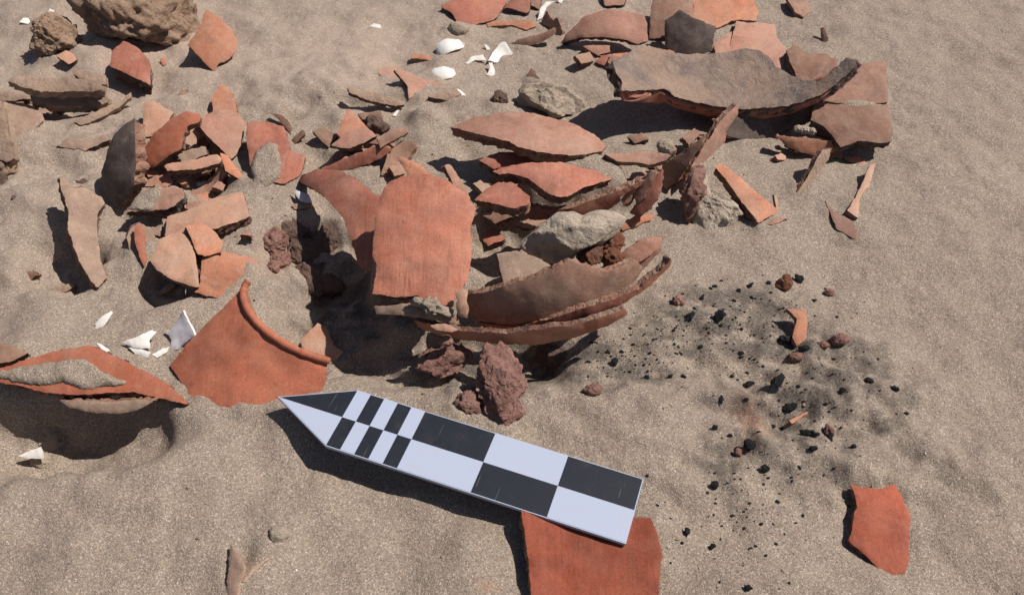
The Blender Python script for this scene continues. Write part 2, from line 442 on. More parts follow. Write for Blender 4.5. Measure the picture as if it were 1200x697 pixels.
def shell_mesh(pts, surf, t, seed, step=2.6, jag=0.9, bumpy=0.0006, side_jit=0.22, lift=0.0, taper=False, undercut=0.0):
    rs = np.random.RandomState(seed)
    poly = refine(pts, step, jag, rs)
    P = np.array(poly)
    x0, y0 = P.min(0); x1, y1 = P.max(0)
    sp = min(9.0, max(2.6, math.sqrt((x1 - x0) * (y1 - y0) / 700.0)))
    gx, gy = np.meshgrid(np.arange(x0, x1, sp), np.arange(y0, y1, sp * 0.87))
    gx = gx + (np.arange(gx.shape[0]) % 2)[:, None] * sp * 0.5
    gx = gx.ravel() + (rs.rand(gx.size) - 0.5) * sp * 0.3; gy = gy.ravel() + (rs.rand(gy.size) - 0.5) * sp * 0.3
    ok = inside(poly, gx, gy)
    gx, gy = gx[ok], gy[ok]
    if len(gx):
        ok = edge_dist(poly, gx, gy) > min(sp * 0.55, 2.0)
        gx, gy = gx[ok], gy[ok]
    n = len(poly)
    v2 = [Vector((float(a), float(b))) for a, b in poly] + [Vector((float(a), float(b))) for a, b in zip(gx, gy)]
    vo, eo, fo, ov, oe, of = delaunay_2d_cdt(v2, [], [list(range(n))], 1, 1e-5)
    V = np.array([(v.x, v.y) for v in vo])
    # boundary edges of the triangulation
    cnt = {}
    for f in fo:
        for i in range(3):
            a, b = f[i], f[(i + 1) % 3]
            cnt[(min(a, b), max(a, b))] = cnt.get((min(a, b), max(a, b)), 0) + 1
    bd = [e for e, c in cnt.items() if c == 1]
    P3, N3 = surf.hit(V)
    o1, o2 = rs.rand(2) * 50
    low = pnoise(V[:, 0] / 26 + o1, V[:, 1] / 26 + o2)
    P3 = P3 + N3 * (bumpy * 2.2 * low + bumpy * 0.6 * pnoise(V[:, 0] / 8 + o2, V[:, 1] / 8))[:, None]
    D = edge_dist(poly, V[:, 0], V[:, 1])
    if taper:
        P3 = P3 + N3 * (lift + t * np.clip(D / 6.0, 0, 1) ** 0.6 * (0.8 + 0.5 * low))[:, None]
    else:
        # broken corners are slightly worn down
        P3 = P3 - N3 * (0.0005 * np.clip(1 - D / 2.2, 0, 1) * (0.6 + 0.8 * rs.rand(len(D))))[:, None]
    tt = t * (1 + 0.12 * pnoise(V[:, 0] / 30 + 5, V[:, 1] / 30)) if not taper else np.full(len(V), t + lift + 0.0015)
    cen = P3.mean(0)
    B3 = P3 - N3 * tt[:, None]
    bm = bmesh.new()
    top = [bm.verts.new(p - cen) for p in P3]
    bot = [bm.verts.new(p - cen) for p in B3]
    for f in fo:
        try:
            bm.faces.new([top[i] for i in f]).material_index = 0
            bm.faces.new([bot[i] for i in reversed(f)]).material_index = 1
        except ValueError:
            pass
    for f in bm.faces: f.smooth = True
    rows = 1 if taper else (5 if t > 0.0055 else 3 if t > 0.0025 else 2)
    bvs = set(i for e in bd for i in e)
    lay = {}
    # outward direction at each border vertex
    outw = {}
    cen2 = cen
    nb = {}
    for a, b in bd:
        nb.setdefault(a, []).append(b); nb.setdefault(b, []).append(a)
    polyc = V[list(bvs)].mean(0)
    for i in bvs:
        q = nb[i]
        tdir = P3[q[0]] - P3[q[-1]] if len(q) > 1 else np.array([1.0, 0, 0])
        o = np.cross(tdir, N3[i]); L = np.linalg.norm(o)
        o = o / L if L > 1e-9 else np.array([1.0, 0, 0])
        # test with a small step in the image whether o leaves the outline
        r = P3[i] + o * 0.002 - CAM
        u = CW / 2 + FPX * (r @ RT) / (r @ FW); v = CH / 2 - FPX * (r @ UPV) / (r @ FW)
        if inside(poly, np.array([u]), np.array([v]))[0]: o = -o
        outw[i] = o
        ring = [top[i]]
        def fj(k):
            return (1.3 * float(pnoise(V[i, 0] / 9 + o1 + k * 0.45, V[i, 1] / 9 + o2 - k * 0.3)) + 0.8 * float(pnoise(V[i, 0] / 3.6 + k * 0.7, V[i, 1] / 3.6 + o1 + k * 0.5)))
        for k in range(1, rows):
            u = k / rows
            j = side_jit * t * (fj(k) * 1.3 + 0.25 * (rs.rand() - 0.5) - 0.35 * math.sin(math.pi * u)) - undercut * u
            ring.append(bm.verts.new(P3[i] * (1 - u) + B3[i] * u + o * j - cen))
        if rows > 1: bot[i].co += Vector(o * (side_jit * t * fj(rows) - undercut))
        ring.append(bot[i]); lay[i] = ring
    for a, b in bd:
        for k in range(rows):
            try:
                f = bm.faces.new([lay[a][k], lay[b][k], lay[b][k + 1], lay[a][k + 1]])
                f.material_index = 2; f.smooth = True
            except ValueError:
                pass
    bmesh.ops.recalc_face_normals(bm, faces=list(bm.faces))
    for e in bm.edges:
        if len(e.link_faces) == 2 and (e.link_faces[0].material_index != e.link_faces[1].material_index): e.smooth = taper
    return bm, cen

FRAC = {'orange': 'fracpale', 'pale': 'fracpale', 'pink': 'fracpale', 'rimred': 'fracpale', 'grey': 'fracdark', 'bowl': 'fracdark', 'tan': 'fracpale'}
_seed = [100]
CONTACT = []
SURF = {}

def sherd(label, pts, n, a, dz, R=0.0, t=0.008, mat='red', back=None, edge=None, axis=None, jag=0.9, group=None, name='pottery_sherd',
          cat='pottery sherd', absz=None, key=None, parent=None, und=0.0, bumpy=0.0006, drift=True):
    """n: the way the traced face looks; a: pixel of a touching point; dz: its height over the sand (m)."""
    _seed[0] += 1
    z = absz if absz is not None else gnd(a[0], a[1])[2] + dz
    su = Surf(pts, n, a, z, R, axis)
    bm, cen = shell_mesh(pts, su, t, _seed[0], jag=jag, undercut=und, bumpy=bumpy)
    if t > 0.0042 and drift: CONTACT.append(np.array([v.co[:] for v in bm.verts if v.is_boundary or any(f.material_index == 2 for f in v.link_faces)]) + cen)
    mats = [M[mat], M[back or mat], M[edge or FRAC.get(mat, 'frac')]]
    o = link_mesh(name, bm, mats, cen, None)
    if parent is not None:
        o.parent = parent; o.location = Vector(cen) - parent.location
    else:
        tag(o, label, cat, group)
    if key: SURF[key] = su
    return o

def sandpatch(label, pts, key, t=0.0022, lift=0.0004):
    _seed[0] += 1
    bm, cen = shell_mesh(pts, SURF[key], t, _seed[0], jag=1.6, taper=True, lift=lift)
    for f in bm.faces: f.smooth = True
    o = link_mesh('sand_film', bm, [M['sandpatch']] * 3, cen)
    return tag(o, label, 'sand', None, 'stuff')

def rock(label, poly, dz, mat, depth=0.8, sub=4, amp=0.14, freq=2.2, name='rock', cat='rock', group=None, absz=None, spiky=0.0, seed=None, parent=None, ncells=0.0, facet=0):
    """A lump whose outline from the path side is the traced one; its depth is a real share of its width."""
    _seed[0] += 1
    sd = _seed[0] if seed is None else seed
    P = np.array(poly, float)
    c = P.mean(0)
    yb = P[:, 1].max()
    g = gnd(c[0], min(yb, c[1] + (yb - c[1]) * 0.6))
    z = absz if absz is not None else g[2] + dz
    C = at_z(c[0], c[1], z)
    dist = (C - CAM) @ FW
    ang = np.arctan2(-(P[:, 1] - c[1]), P[:, 0] - c[0]); rad = np.hypot(P[:, 0] - c[0], P[:, 1] - c[1])
    o = np.argsort(ang); ang, rad = ang[o], rad[o]
    ang = np.concatenate([ang - 2 * math.pi, ang, ang + 2 * math.pi]); rad = np.concatenate([rad] * 3)
    rm = rad.mean() * dist / FPX
    tow = CAM - C; tow = tow / np.linalg.norm(tow)
    up = UPV - tow * (UPV @ tow); up /= np.linalg.norm(up)
    rt = np.cross(up, tow)
    bm = bmesh.new()
    bmesh.ops.create_icosphere(bm, subdivisions=sub, radius=1.0)
    off = Vector((sd * 1.37 % 50, sd * 2.11 % 50, sd * 0.77 % 50))
    pr = random.Random(sd)
    planes = []
    for _ in range(facet):
        q = Vector((pr.gauss(0, 1), pr.gauss(0, 1), pr.gauss(0, 1))).normalized(); planes.append((q, pr.uniform(0.55, 0.9)))
    for v in bm.verts:
        p = v.co.copy()
        fr = 1.0
        for (q, dq) in planes:
            dt = p.dot(q)
            if dt > dq: fr = min(fr, dq / dt)
        nz = mnoise.fractal(p * freq + off, 0.9, 2.0, 5)
        if ncells > 0:
            dd = mnoise.voronoi(p * freq * 1.6 + off)[0]
            nz += ncells * (dd[1] - dd[0] - 0.3)
        if spiky > 0: nz += spiky * abs(mnoise.noise(p * freq * 3 + off))
        k = (1 + amp * nz) * (1 + (fr - 1) * (1.0 if abs(p.z) > 0.25 else 0.45)) * (1.06 if facet else 1)
        th = math.atan2(p.y, p.x)
        lat = math.hypot(p.x, p.y)
        rr = float(np.interp(th, ang, rad)) * dist / FPX
        w = min(1.0, lat ** 0.8)
        rr = rr * w + rm * (1 - w)
        q = (rt * math.cos(th) + up * math.sin(th)) * (lat * rr * k) + tow * (p.z * rm * depth * k)
        v.co = Vector(q)
    for f in bm.faces: f.smooth = (sub >= 4 and not facet) or sub >= 6
    if name not in ('charcoal', 'white_crumb', 'burnt_crumb'): CONTACT.append(np.array([v.co[:] for v in bm.verts]) + C)
    ob = link_mesh(name, bm, [M[mat]], C)
    if parent is not None:
        ob.parent = parent; ob.location = Vector(C) - parent.location
    else:
        tag(ob, label, cat, group)
    return ob

# ------------------------------------------------------------------ the sand
def axis_coords(a, b, step, far):
    v = list(np.arange(a, b + step * 0.5, step))
    s = step; x = v[-1]
    hi = []
    while x < far:
        s *= 1.22; x += s; hi.append(x)
    s = step; x = v[0]; lo = []
    while x > -far:
        s *= 1.22; x -= s; lo.append(x)
    return np.array(lo[::-1] + v + hi)

def build_sand():
    xs = axis_coords(-0.62, 0.62, 0.0016, 120.0); ys = axis_coords(-0.27, 0.47, 0.0016, 120.0)
    X, Y = np.meshgrid(xs, ys)
    Z = ground(X, Y)
    rs = np.random.RandomState(3)
    near = (np.abs(X) < 0.7) & (np.abs(Y) < 0.55)
    Z = Z + near * (rs.rand(*Z.shape) - 0.5) * 0.00045
    nx, ny = len(xs), len(ys)
    co = np.stack([X, Y, Z], -1).reshape(-1, 3)
    idx = np.arange(nx * ny).reshape(ny, nx)
    q = np.stack([idx[:-1, :-1], idx[:-1, 1:], idx[1:, 1:], idx[1:, :-1]], -1).reshape(-1, 4)
    me = bpy.data.meshes.new('sand_ground')
    me.vertices.add(len(co)); me.vertices.foreach_set('co', co.ravel().astype(np.float32))
    me.loops.add(q.size); me.loops.foreach_set('vertex_index', q.ravel().astype(np.int32))
    me.polygons.add(len(q)); me.polygons.foreach_set('loop_start', (np.arange(len(q)) * 4).astype(np.int32))
    me.polygons.foreach_set('use_smooth', np.ones(len(q), bool))
    me.update(calc_edges=True)
    def spots(lst, warp):
        v = np.zeros(X.shape)
        wx = X + warp * pnoise(X * 30 + 2, Y * 30); wy = Y + warp * pnoise(X * 30, Y * 30 + 5)
        for (px, py, ra, rb, a) in lst:
            p = at_z(px, py, 0)
            v = np.maximum(v, a * np.exp(-(((wx - p[0]) / (ra * .01)) ** 2 + ((wy - p[1]) / (rb * .01)) ** 2)))
        return v
    ash = spots([(860, 360, 4.5, 1.6, 0.8), (830, 378, 6.0, 1.0, 0.75), (890, 395, 4.5, 1.5, 0.85), (960, 405, 3.2, 1.4, 0.7), (990, 440, 3.0, 2.0, 0.6), (960, 470, 2.5, 3.0, 0.5),
                 (900, 480, 2.5, 2.0, 0.45), (740, 440, 3.5, 0.7, 0.7), (690, 415, 2.5, 1.2, 0.6), (780, 405, 4.0, 0.9, 0.6), (845, 545, 1.4, 1.6, 0.55), (868, 510, 0.8, 2.0, 0.6),
                 (930, 540, 2.0, 1.6, 0.5), (1030, 505, 1.6, 1.6, 0.5),
                 (420, 330, 5, 5, 0.45), (600, 415, 7, 3, 0.5)], 0.016)  # these two spots darken the sand in the hollows beside and below the jar
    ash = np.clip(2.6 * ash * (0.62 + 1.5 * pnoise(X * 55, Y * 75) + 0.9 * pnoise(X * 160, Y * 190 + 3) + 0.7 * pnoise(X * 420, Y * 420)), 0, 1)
    pale = np.clip(spots([(150, 60, 16, 14, 1.0), (420, 60, 14, 10, 0.9), (700, 30, 9, 8, 0.5), (330, 300, 8, 9, 0.4), (60, 250, 9, 10, 0.4)], 0.03), 0, 1)
    ochre = np.clip(spots([(880, 490, 0.9, 1.4, 0.8), (868, 528, 0.5, 0.5, 0.6), (310, 300, 1.6, 1.6, 0.3), (296, 665, 0.6, 0.8, 0.5), (573, 690, 0.5, 0.4, 0.6)], 0.008) * (0.7 + pnoise(X * 150, Y * 150)), 0, 1)
    for nm, v in (('ash', ash), ('pale', pale), ('ochre', ochre)):
        at = me.attributes.new(nm, 'FLOAT', 'POINT'); at.data.foreach_set('value', v.ravel().astype(np.float32))
    me.materials.append(M['sand'])
    o = bpy.data.objects.new('sand_ground', me); COL.objects.link(o)
    tag(o, 'wind-blown beige sand with ash stains and hollows', 'sand', None, 'structure')
build_sand()
# ------------------------------------------------------------------ the standing jar and what leans on it
sherd('large red convex jar wall sherd standing tall in the middle of the heap',
      [(454,214),(472,206),(503,204),(523,211),(544,225),(558,244),(552,263),(553,300),(547,331),(534,345),(530,359),(506,355),(489,346),(461,348),(436,344),(441,311),(436,300),(439,256),(444,232)],
      (-0.03,-0.50,0.87), (480,346), 0, absz=0.046, R=0.115, t=0.009, mat='redlight', axis=(0.12,0.7,0.7), jag=1.0)
sherd('curved red sherd arching over the dark hollow beside the tall jar wall',
      [(344,210),(370,198),(397,199),(417,209),(436,226),(450,230),(482,236),(490,290),(462,328),(440,322),(429,317),(420,312),(412,285),(402,256),(385,236),(365,220)],
      (-0.32,-0.42,0.85), (446,245), 0, absz=0.044, R=0.14, t=0.007, mat='red', edge='fracdark')
sherd('small orange point poking up behind the tall red jar wall',
      [(464,184),(471,183),(496,195),(506,208),(500,216),(478,212),(477,203)], (-0.1,-0.6,0.8), (490,206), 0, absz=0.070, t=0.006, mat='orange')
sherd('thin pinkish sherd on edge between the tall jar wall and the flat stack',
      [(521,194),(528,193),(545,218),(552,234),(545,236),(534,220)], (0.5,-0.5,0.7), (540,225), 0, absz=0.045, t=0.005, mat='pink')
sherd('pale layered slab sticking out below the tall red jar wall',
      [(437,359),(472,356),(516,365),(540,380),(520,378),(500,374),(470,369),(441,368)], (0.0,-0.75,0.65), (450,365), 0, absz=0.034, R=0.1, t=0.010, mat='tan', back='brown')
# flat stack
sherd('big oval dusty pink slab lying flat on top of the stack',
      [(528,149),(554,137),(592,131),(628,133),(665,142),(696,156),(711,171),(706,177),(675,182),(654,180),(631,178),(608,172),(597,165),(572,159),(546,153)],
      (0.05,0.02,1.0), (640,178), 0, absz=0.048, R=0.18, t=0.010, mat='pink', edge='fracpale', key='oval')
sherd('dark red edge of a sherd tucked under the oval pink slab',
      [(561,187),(585,178),(620,178),(640,186),(615,192),(579,198)], (0.0,-0.25,0.95), (590,192), 0, absz=0.030, t=0.008, mat='red', edge='fracdark')
sherd('red curved sherd with a deep broken edge on the stack below the oval slab',
      [(577,200),(597,194),(623,190),(660,190),(696,198),(719,209),(688,218),(665,230),(652,230),(636,221),(618,208),(600,203),(585,204)],
      (0.08,-0.06,1.0), (655,228), 0, absz=0.068, R=0.14, t=0.009, mat='red')
sherd('small red sherd with pale broken rim leaning against the stack',
      [(556,234),(569,221),(585,212),(600,214),(621,229),(619,239),(604,244),(582,239)], (-0.05,-0.08,1.0), (600,240), 0, absz=0.064, t=0.009, mat='red', edge='fracpale')
sherd('long curved red shell wall with a pink broken rim under the stack',
      [(600,238),(640,247),(668,244),(702,233),(735,220),(768,206),(777,199),(775,206),(752,217),(728,231),(700,250),(660,258),(620,258)],
      (0.0,-0.96,0.28), (700,248), 0, absz=0.054, R=0.13, t=0.007, mat='red', edge='fracpale', axis=(0,0.2,1))
sherd('dark red inner shell strip wedged under the long curved wall',
      [(640,256),(680,246),(700,243),(724,230),(728,236),(705,251),(676,256),(650,266)], (0.0,-0.9,0.45), (680,252), 0, absz=0.050, R=0.2, t=0.006, mat='red', edge='fracpale')
sherd('narrow upright pink sherd in the fan behind the grey stone',
      [(727,234),(742,214),(748,217),(736,237),(730,241)], (-0.6,-0.55,0.6), (732,238), 0, absz=0.058, t=0.006, mat='pink')
sherd('pale edged upright sherd in the middle of the fan behind the grey stone',
      [(742,229),(762,199),(769,202),(766,212),(752,234),(745,240)], (-0.55,-0.6,0.55), (748,236), 0, absz=0.062, t=0.007, mat='pink', edge='fracpale')
sherd('wide upright red sherd closing the fan behind the grey stone',
      [(737,250),(752,231),(776,197),(777,209),(771,231),(762,246),(750,255)], (-0.35,-0.75,0.55), (750,252), 0, absz=0.052, R=0.1, t=0.006, mat='red', edge='fracpale')
sherd('bright orange leaf shaped sherd beside the grey stone',
      [(727,262),(747,251),(768,251),(764,257),(744,266),(730,270)], (0.1,-0.4,0.9), (745,262), 0, absz=0.042, t=0.005, mat='orange')
sherd('crusted pink strip of sherd lying level behind the fan',
      [(709,180),(727,180),(747,177),(776,179),(787,182),(778,188),(760,193),(742,190),(724,189)], (0.0,-0.4,0.92), (745,187), 0, absz=0.036, R=-0.12, t=0.006, mat='pink', edge='fracpale')
sherd('brown curved sherd on edge holding the crusted strip',
      [(776,192),(790,184),(806,173),(826,158),(822,170),(808,190),(795,212),(779,224),(774,210)], (-0.45,-0.80,0.40), (782,220), 0.004, R=0.12, t=0.009, mat='brown', edge='fracpale')
rock('small tan lump perched at the end of the crusted strip', [(771,166),(778,163),(788,167),(789,178),(782,182),(772,178)], 0.0, 'rockgrey', absz=0.04, sub=3, name='clay_lump', cat='clay lump')
# nested curved walls of the jar
sherd('sandy triangular sherd lying inside the nested jar walls',
      [(582,297),(606,293),(630,302),(648,313),(626,322),(600,330),(592,335)], (0.15,-0.35,0.92), (620,318), 0, absz=0.044, t=0.008, mat='tan', edge='brown', key='inner')
sherd('brown smoked jar wall, innermost of the nested curved walls',
      [(534,349),(571,342),(606,330),(640,320),(668,305),(688,313),(713,319),(747,305),(755,315),(742,332),(715,348),(680,364),(640,376),(600,382),(562,376),(540,360)],
      (0.02,-0.93,0.36), (640,362), 0, absz=0.040, R=0.115, t=0.008, mat='brown', back='tan', edge='fracpale', jag=1.2)
sherd('reddish jar wall, middle one of the nested curved walls',
      [(560,378),(606,384),(658,370),(676,363),(720,351),(752,338),(778,314),(787,303),(785,313),(764,334),(732,356),(692,374),(660,388),(620,396),(575,392)],
      (0.05,-0.97,0.22), (660,382), 0, absz=0.031, R=0.125, t=0.0065, mat='red', edge='fracpale', axis=(0,0.15,1))
sherd('orange brown jar wall, lowest and outermost of the nested curved walls',
      [(485,376),(537,388),(592,391),(640,386),(684,379),(733,363),(736,369),(713,383),(676,395),(628,405),(585,404),(523,396),(489,384)],
      (-0.03,-0.95,-0.05), (600,402), 0, absz=0.023, R=0.16, t=0.004, mat='orange', edge='frac', axis=(0,0,1))
sherd('pink broken jar wall piece rising behind the nested walls',
      [(700,316),(722,302),(750,281),(777,277),(775,288),(757,303),(735,314),(712,322)], (-0.1,-0.75,0.65), (740,306), 0, absz=0.042, R=0.12, t=0.007, mat='pink', edge='fracpale')
sherd('narrow pink sliver between the nested walls and the pink jar wall piece',
      [(748,304),(768,291),(776,292),(762,308),(752,318)], (0.2,-0.8,0.5), (756,312), 0, absz=0.036, t=0.005, mat='pink')
sherd('small pink flake on the edge of the lowest jar wall',
      [(504,381),(522,379),(537,386),(530,389),(512,387)], (0.1,-0.5,0.86), (520,386), 0, absz=0.036, t=0.004, mat='pale')
rock('angular pale grey stone resting inside the broken jar',
     [(609,288),(622,275),(640,262),(682,255),(716,250),(729,257),(723,270),(708,283),(695,295),(676,300),(651,312),(630,303),(614,295)], 0.0, 'rockpale', absz=0.050, sub=5, amp=0.06, freq=2.6, depth=0.7, name='stone', cat='stone', ncells=0.2, facet=9)
for (p, lab) in (([(676,300),(690,290),(704,288),(706,302),(694,312),(680,310)], 'dark orange burnt crumb against the grey stone'),
                 ([(700,285),(716,272),(730,276),(728,290),(712,298)], 'orange burnt crumb uppermost beside the grey stone'),
                 ([(706,296),(722,292),(732,298),(722,310),(708,310)], 'brown burnt crumb between grey stone and pink jar wall')):
    rock(lab, p, 0.0, 'rubble', absz=0.044, sub=4, amp=0.28, freq=2.6, name='burnt_crumb', cat='burnt clay', ncells=0.8)
sherd('white shell piece lodged under the corner of the tall jar wall',
      [(533,345),(540,338),(548,340),(547,352),(550,364),(548,374),(538,372),(534,360),(536,352)], (0.0,-0.7,0.7), (542,365), 0, absz=0.044, R=0.02, t=0.0015, mat='pale', back='lining', edge='shell', name='shell_fragment', cat='shell')
rock('ragged cream crust lump under the tall jar wall', [(484,352),(500,350),(516,358),(530,364),(528,372),(514,366),(498,360),(486,358)], 0.0, 'rockgrey', absz=0.040, sub=4, amp=0.4, freq=3.2, name='crust_lump', cat='crust')
# burnt clay under the jar
rock('dark burnt clay lump propped under the nested jar walls', [(486,432),(490,420),(497,409),(515,406),(540,404),(561,408),(552,424),(540,434),(527,441),(505,438)], 0.012, 'rockpink', sub=5, amp=0.13, freq=2.6, depth=0.8, facet=22, name='burnt_clay_lump', cat='burnt clay', ncells=0.7)
rock('tall crumbly pink burnt clay lump below the jar beside the scale', [(560,412),(570,402),(590,403),(602,414),(612,434),(620,452),(612,462),(607,466),(615,482),(604,492),(588,505),(575,494),(566,476),(560,455),(558,430)], 0.014, 'rockpink', sub=5, amp=0.15, freq=2.8, depth=0.7, facet=24, name='burnt_clay_lump', cat='burnt clay', ncells=0.9)
rock('small pink burnt clay lump at the foot of the tall crumbly lump', [(534,474),(540,460),(556,460),(565,475),(563,488),(546,484)], 0.002, 'rockpink', sub=4, amp=0.3, freq=2.6, name='burnt_clay_lump', cat='burnt clay', ncells=0.7)
rock('tiny tan clod between the dark lump and the tall crumbly lump', [(546,452),(552,446),(558,454),(552,462),(546,460)], 0.003, 'rockgrey', sub=3, amp=0.3, name='burnt_clay_lump', cat='burnt clay')
rock('little flat tan clod beside the tiny clod', [(534,453),(541,449),(546,452),(538,457)], 0.002, 'rockgrey', sub=3, amp=0.3, name='burnt_clay_lump', cat='burnt clay')
rock('pale pink pebble on top of the dark burnt clay lump', [(513,396),(520,393),(530,396),(531,403),(523,406),(514,402)], 0.0, 'rockpink', absz=0.022, sub=3, amp=0.15, name='pebble', cat='pebble')
rock('dark clod in the shade under the outermost jar wall', [(630,412),(648,404),(668,404),(676,416),(660,430),(640,430)], 0.0, 'rockdark', sub=4, amp=0.35, freq=2.4, name='burnt_clay_lump', cat='burnt clay')
for i, (p, lab) in enumerate((([(302,290),(308,274),(322,266),(334,272),(337,288),(326,296),(312,296)], 'largest pinkish clod on the sunlit lip of the dark hollow'),
                 ([(314,298),(326,290),(340,296),(341,312),(330,320),(318,314)], 'lower pinkish clod on the sunlit lip of the dark hollow'),
                 ([(313,310),(321,304),(328,312),(324,322),(315,320)], 'small tan clod below the pinkish clods on the hollow lip'),
                 ([(355,320),(372,314),(392,318),(396,332),(378,340),(358,334)], 'brown clod lying deep inside the dark hollow'),
                 ([(330,262),(348,256),(366,262),(362,280),(344,286),(330,278)], 'uppermost shaded clod in the dark hollow under the arching sherd'),
                 ([(345,290),(360,286),(372,294),(366,306),(350,306)], 'shaded clod in the middle of the dark hollow'),
                 ([(378,276),(396,272),(406,284),(398,298),(382,294)], 'shaded clod under the arching red sherd'))):
    if i >= 3:
        cx_ = sum(q[0] for q in p) / len(p); cy_ = sum(q[1] for q in p) / len(p)
        p = [(cx_ + (q[0] - cx_) * 1.7, cy_ + (q[1] - cy_) * 1.45) for q in p]
    rock(lab, p, 0.003 if i < 3 else 0.004, 'rockpink' if i < 3 else 'rockdark', sub=4, amp=0.22, freq=2.4, facet=10, depth=0.8 if i < 3 else 0.5, name='soil_clod', cat='clod', ncells=0.7)

# ------------------------------------------------------------------ bowl and flat sherds at the far side
bowl_pts = [(720,72),(744,58),(761,53),(774,58),(790,62),(826,63),(857,60),(870,57),(887,58),(900,66),(910,78),(935,92),(959,95),(976,80),(993,67),(1005,71),(1000,80),(985,93),(963,110),(941,119),(907,126),(865,127),(835,124),(810,118),(792,113),(777,104),(757,106),(729,106),(729,95),(722,83)]
bg = gnd(865, 150)
bowl_root = empty('bowl_fragment', bg)
tag(bowl_root, 'big upturned bowl fragment with crusted grey interior', 'pottery sherd')
bz = bg[2] + 0.028
sherd(None, bowl_pts, (-0.02,-0.36,0.93), (865,127), 0, R=-0.155, t=0.009, mat='bowl', back='red', edge='fracdark', jag=1.4, absz=bz, parent=bowl_root, name='inner_face', key='bowl')
def bowl_wall():
    """The red outside of the bowl, running from the broken lip down and in under the crusted inside."""
    line = [(724,84),(729,97),(730,105),(757,106),(777,105),(792,113),(810,118),(835,124),(865,127),(907,126),(941,119),(963,110),(985,93),(1000,79)]
    P = []
    for i in range(len(line) - 1):
        for k in range(5): u = k / 5; P.append((line[i][0] * (1 - u) + line[i + 1][0] * u, line[i][1] * (1 - u) + line[i + 1][1] * u))
    X, N = SURF['bowl'].hit(np.array(P)); X = X - N * 0.004
    cen = X.mean(0) + np.array([0, 0.05, 0])
    bm = bmesh.new(); rings = []; n = len(X); rows = 9
    for i in range(n):
        s = math.sin(math.pi * (i + 1.5) / (n + 2)) ** 0.4
        inn = cen - X[i]; inn[2] = 0
        L = np.linalg.norm(inn); inn /= L
        col_ = []
        for side in (0, 1):
            for k in range(rows):
                u = k / (rows - 1); kk = u if side == 0 else 1 - u
                a = kk * math.pi / 2
                p = X[i] + inn * ((1 - math.cos(a)) * 0.045 * s + (0.006 if side else 0)) - np.array([0, 0, 1]) * (math.sin(a) * 0.026 * s - (0.001 if side else 0))
                col_.append(bm.verts.new(p - np.array(bg)))
        rings.append(col_)
    m = 2 * rows
    for i in range(n - 1):
        for k in range(m):
            f = bm.faces.new([rings[i][k], rings[i + 1][k], rings[i + 1][(k + 1) % m], rings[i][(k + 1) % m]]); f.smooth = True
    bm.faces.new(rings[0]); bm.faces.new(rings[-1])
    bmesh.ops.recalc_face_normals(bm, faces=list(bm.faces))
    link_mesh('outer_wall', bm, [M['red']], (0, 0, 0), bowl_root)
bowl_wall()
sherd('second curved jar wall nested beneath the crusted bowl fragment',
      [(840,140),(880,135),(930,128),(960,112),(966,118),(963,134),(948,143),(924,154),(896,162),(872,164),(850,158)], (0.05,-0.75,0.62), (900,161), 0.002, R=-0.13, t=0.006, mat='grey', edge='pink', back='pink')
sherd('flat dusty sherd lying beyond the bowl with a straight cracked side',
      [(863,24),(885,26),(908,28),(911,43),(920,56),(935,85),(938,98),(900,90),(880,75),(850,70),(856,50)], (0.05,-0.12,1), (908,30), 0.010, R=0.3, t=0.008, mat='pink')
sherd('thin pink wedge beside the cracked side of the flat dusty sherd', [(836,52),(858,36),(854,66),(840,70)], (0.0,-0.15,1), (845,62), 0.012, t=0.006, mat='pink')
sherd('brownish flat sherd with concave notch between bowl and open sand',
      [(922,58),(930,52),(943,61),(969,62),(983,70),(978,84),(962,100),(937,100),(930,80)], (0.05,-0.1,1), (943,61), 0.011, t=0.007, mat='dullpink', bumpy=0.0009)
sherd('square ended flat sherd beyond the bowl lip on the outer side of the heap',
      [(1006,76),(1039,71),(1039,93),(1041,120),(1003,122),(955,117),(975,96),(992,82)], (0.04,-0.16,1), (1039,80), 0.012, t=0.008, mat='dullpink')
sherd('flat sherd with dark broken underside joining the square ended one along a straight crack',
      [(955,119),(1003,124),(1041,122),(1046,150),(1046,165),(1030,167),(1005,165),(985,172),(968,150),(950,140)], (0.04,-0.22,0.97), (1046,160), 0.018, R=0.3, t=0.008, mat='dullpink', edge='fracdark')
sherd('curved sherd on edge below the flat joined sherds holding white crumbs',
      [(908,160),(929,162),(951,164),(978,165),(982,176),(972,180),(951,182),(924,173)], (-0.1,-0.85,0.45), (950,180), 0.006, R=0.12, t=0.008, mat='orange', edge='fracpale')
sherd('small brown sherd leaning under the overhang of the flat joined sherd',
      [(957,152),(975,148),(1012,160),(1005,164),(978,164),(958,158)], (0.0,-0.7,0.7), (980,162), 0.010, t=0.006, mat='brown')
sherd('thin brown stick shaped sherd standing aslant in the sand',
      [(934,227),(951,200),(964,176),(975,174),(972,187),(938,231)], (0.45,-0.72,0.5), (936,229), -0.001, t=0.005, mat='weather', edge='frac')
sherd('tiny orange flake in the shade under the overhanging flat sherd', [(988,184),(1004,182),(1015,188),(1013,192),(998,190)], (0,-0.2,1), (1000,188), 0.002, t=0.004, mat='orange')
sherd('pale pink buried strip running down from the overhanging flat sherd', [(1020,192),(1027,190),(1020,214),(1008,232),(1006,255),(993,246),(1003,231),(1012,212)], (0.1,-0.1,1), (1008,232), 0.003, t=0.005, mat='pale')
sherd('half buried smoky pink sherd lying alone in open sand beside the pale strip', [(967,235),(978,249),(1000,258),(1017,265),(1016,277),(1008,283),(995,276),(981,267)], (0.05,-0.05,1), (995,265), 0.002, t=0.005, mat='greypink')
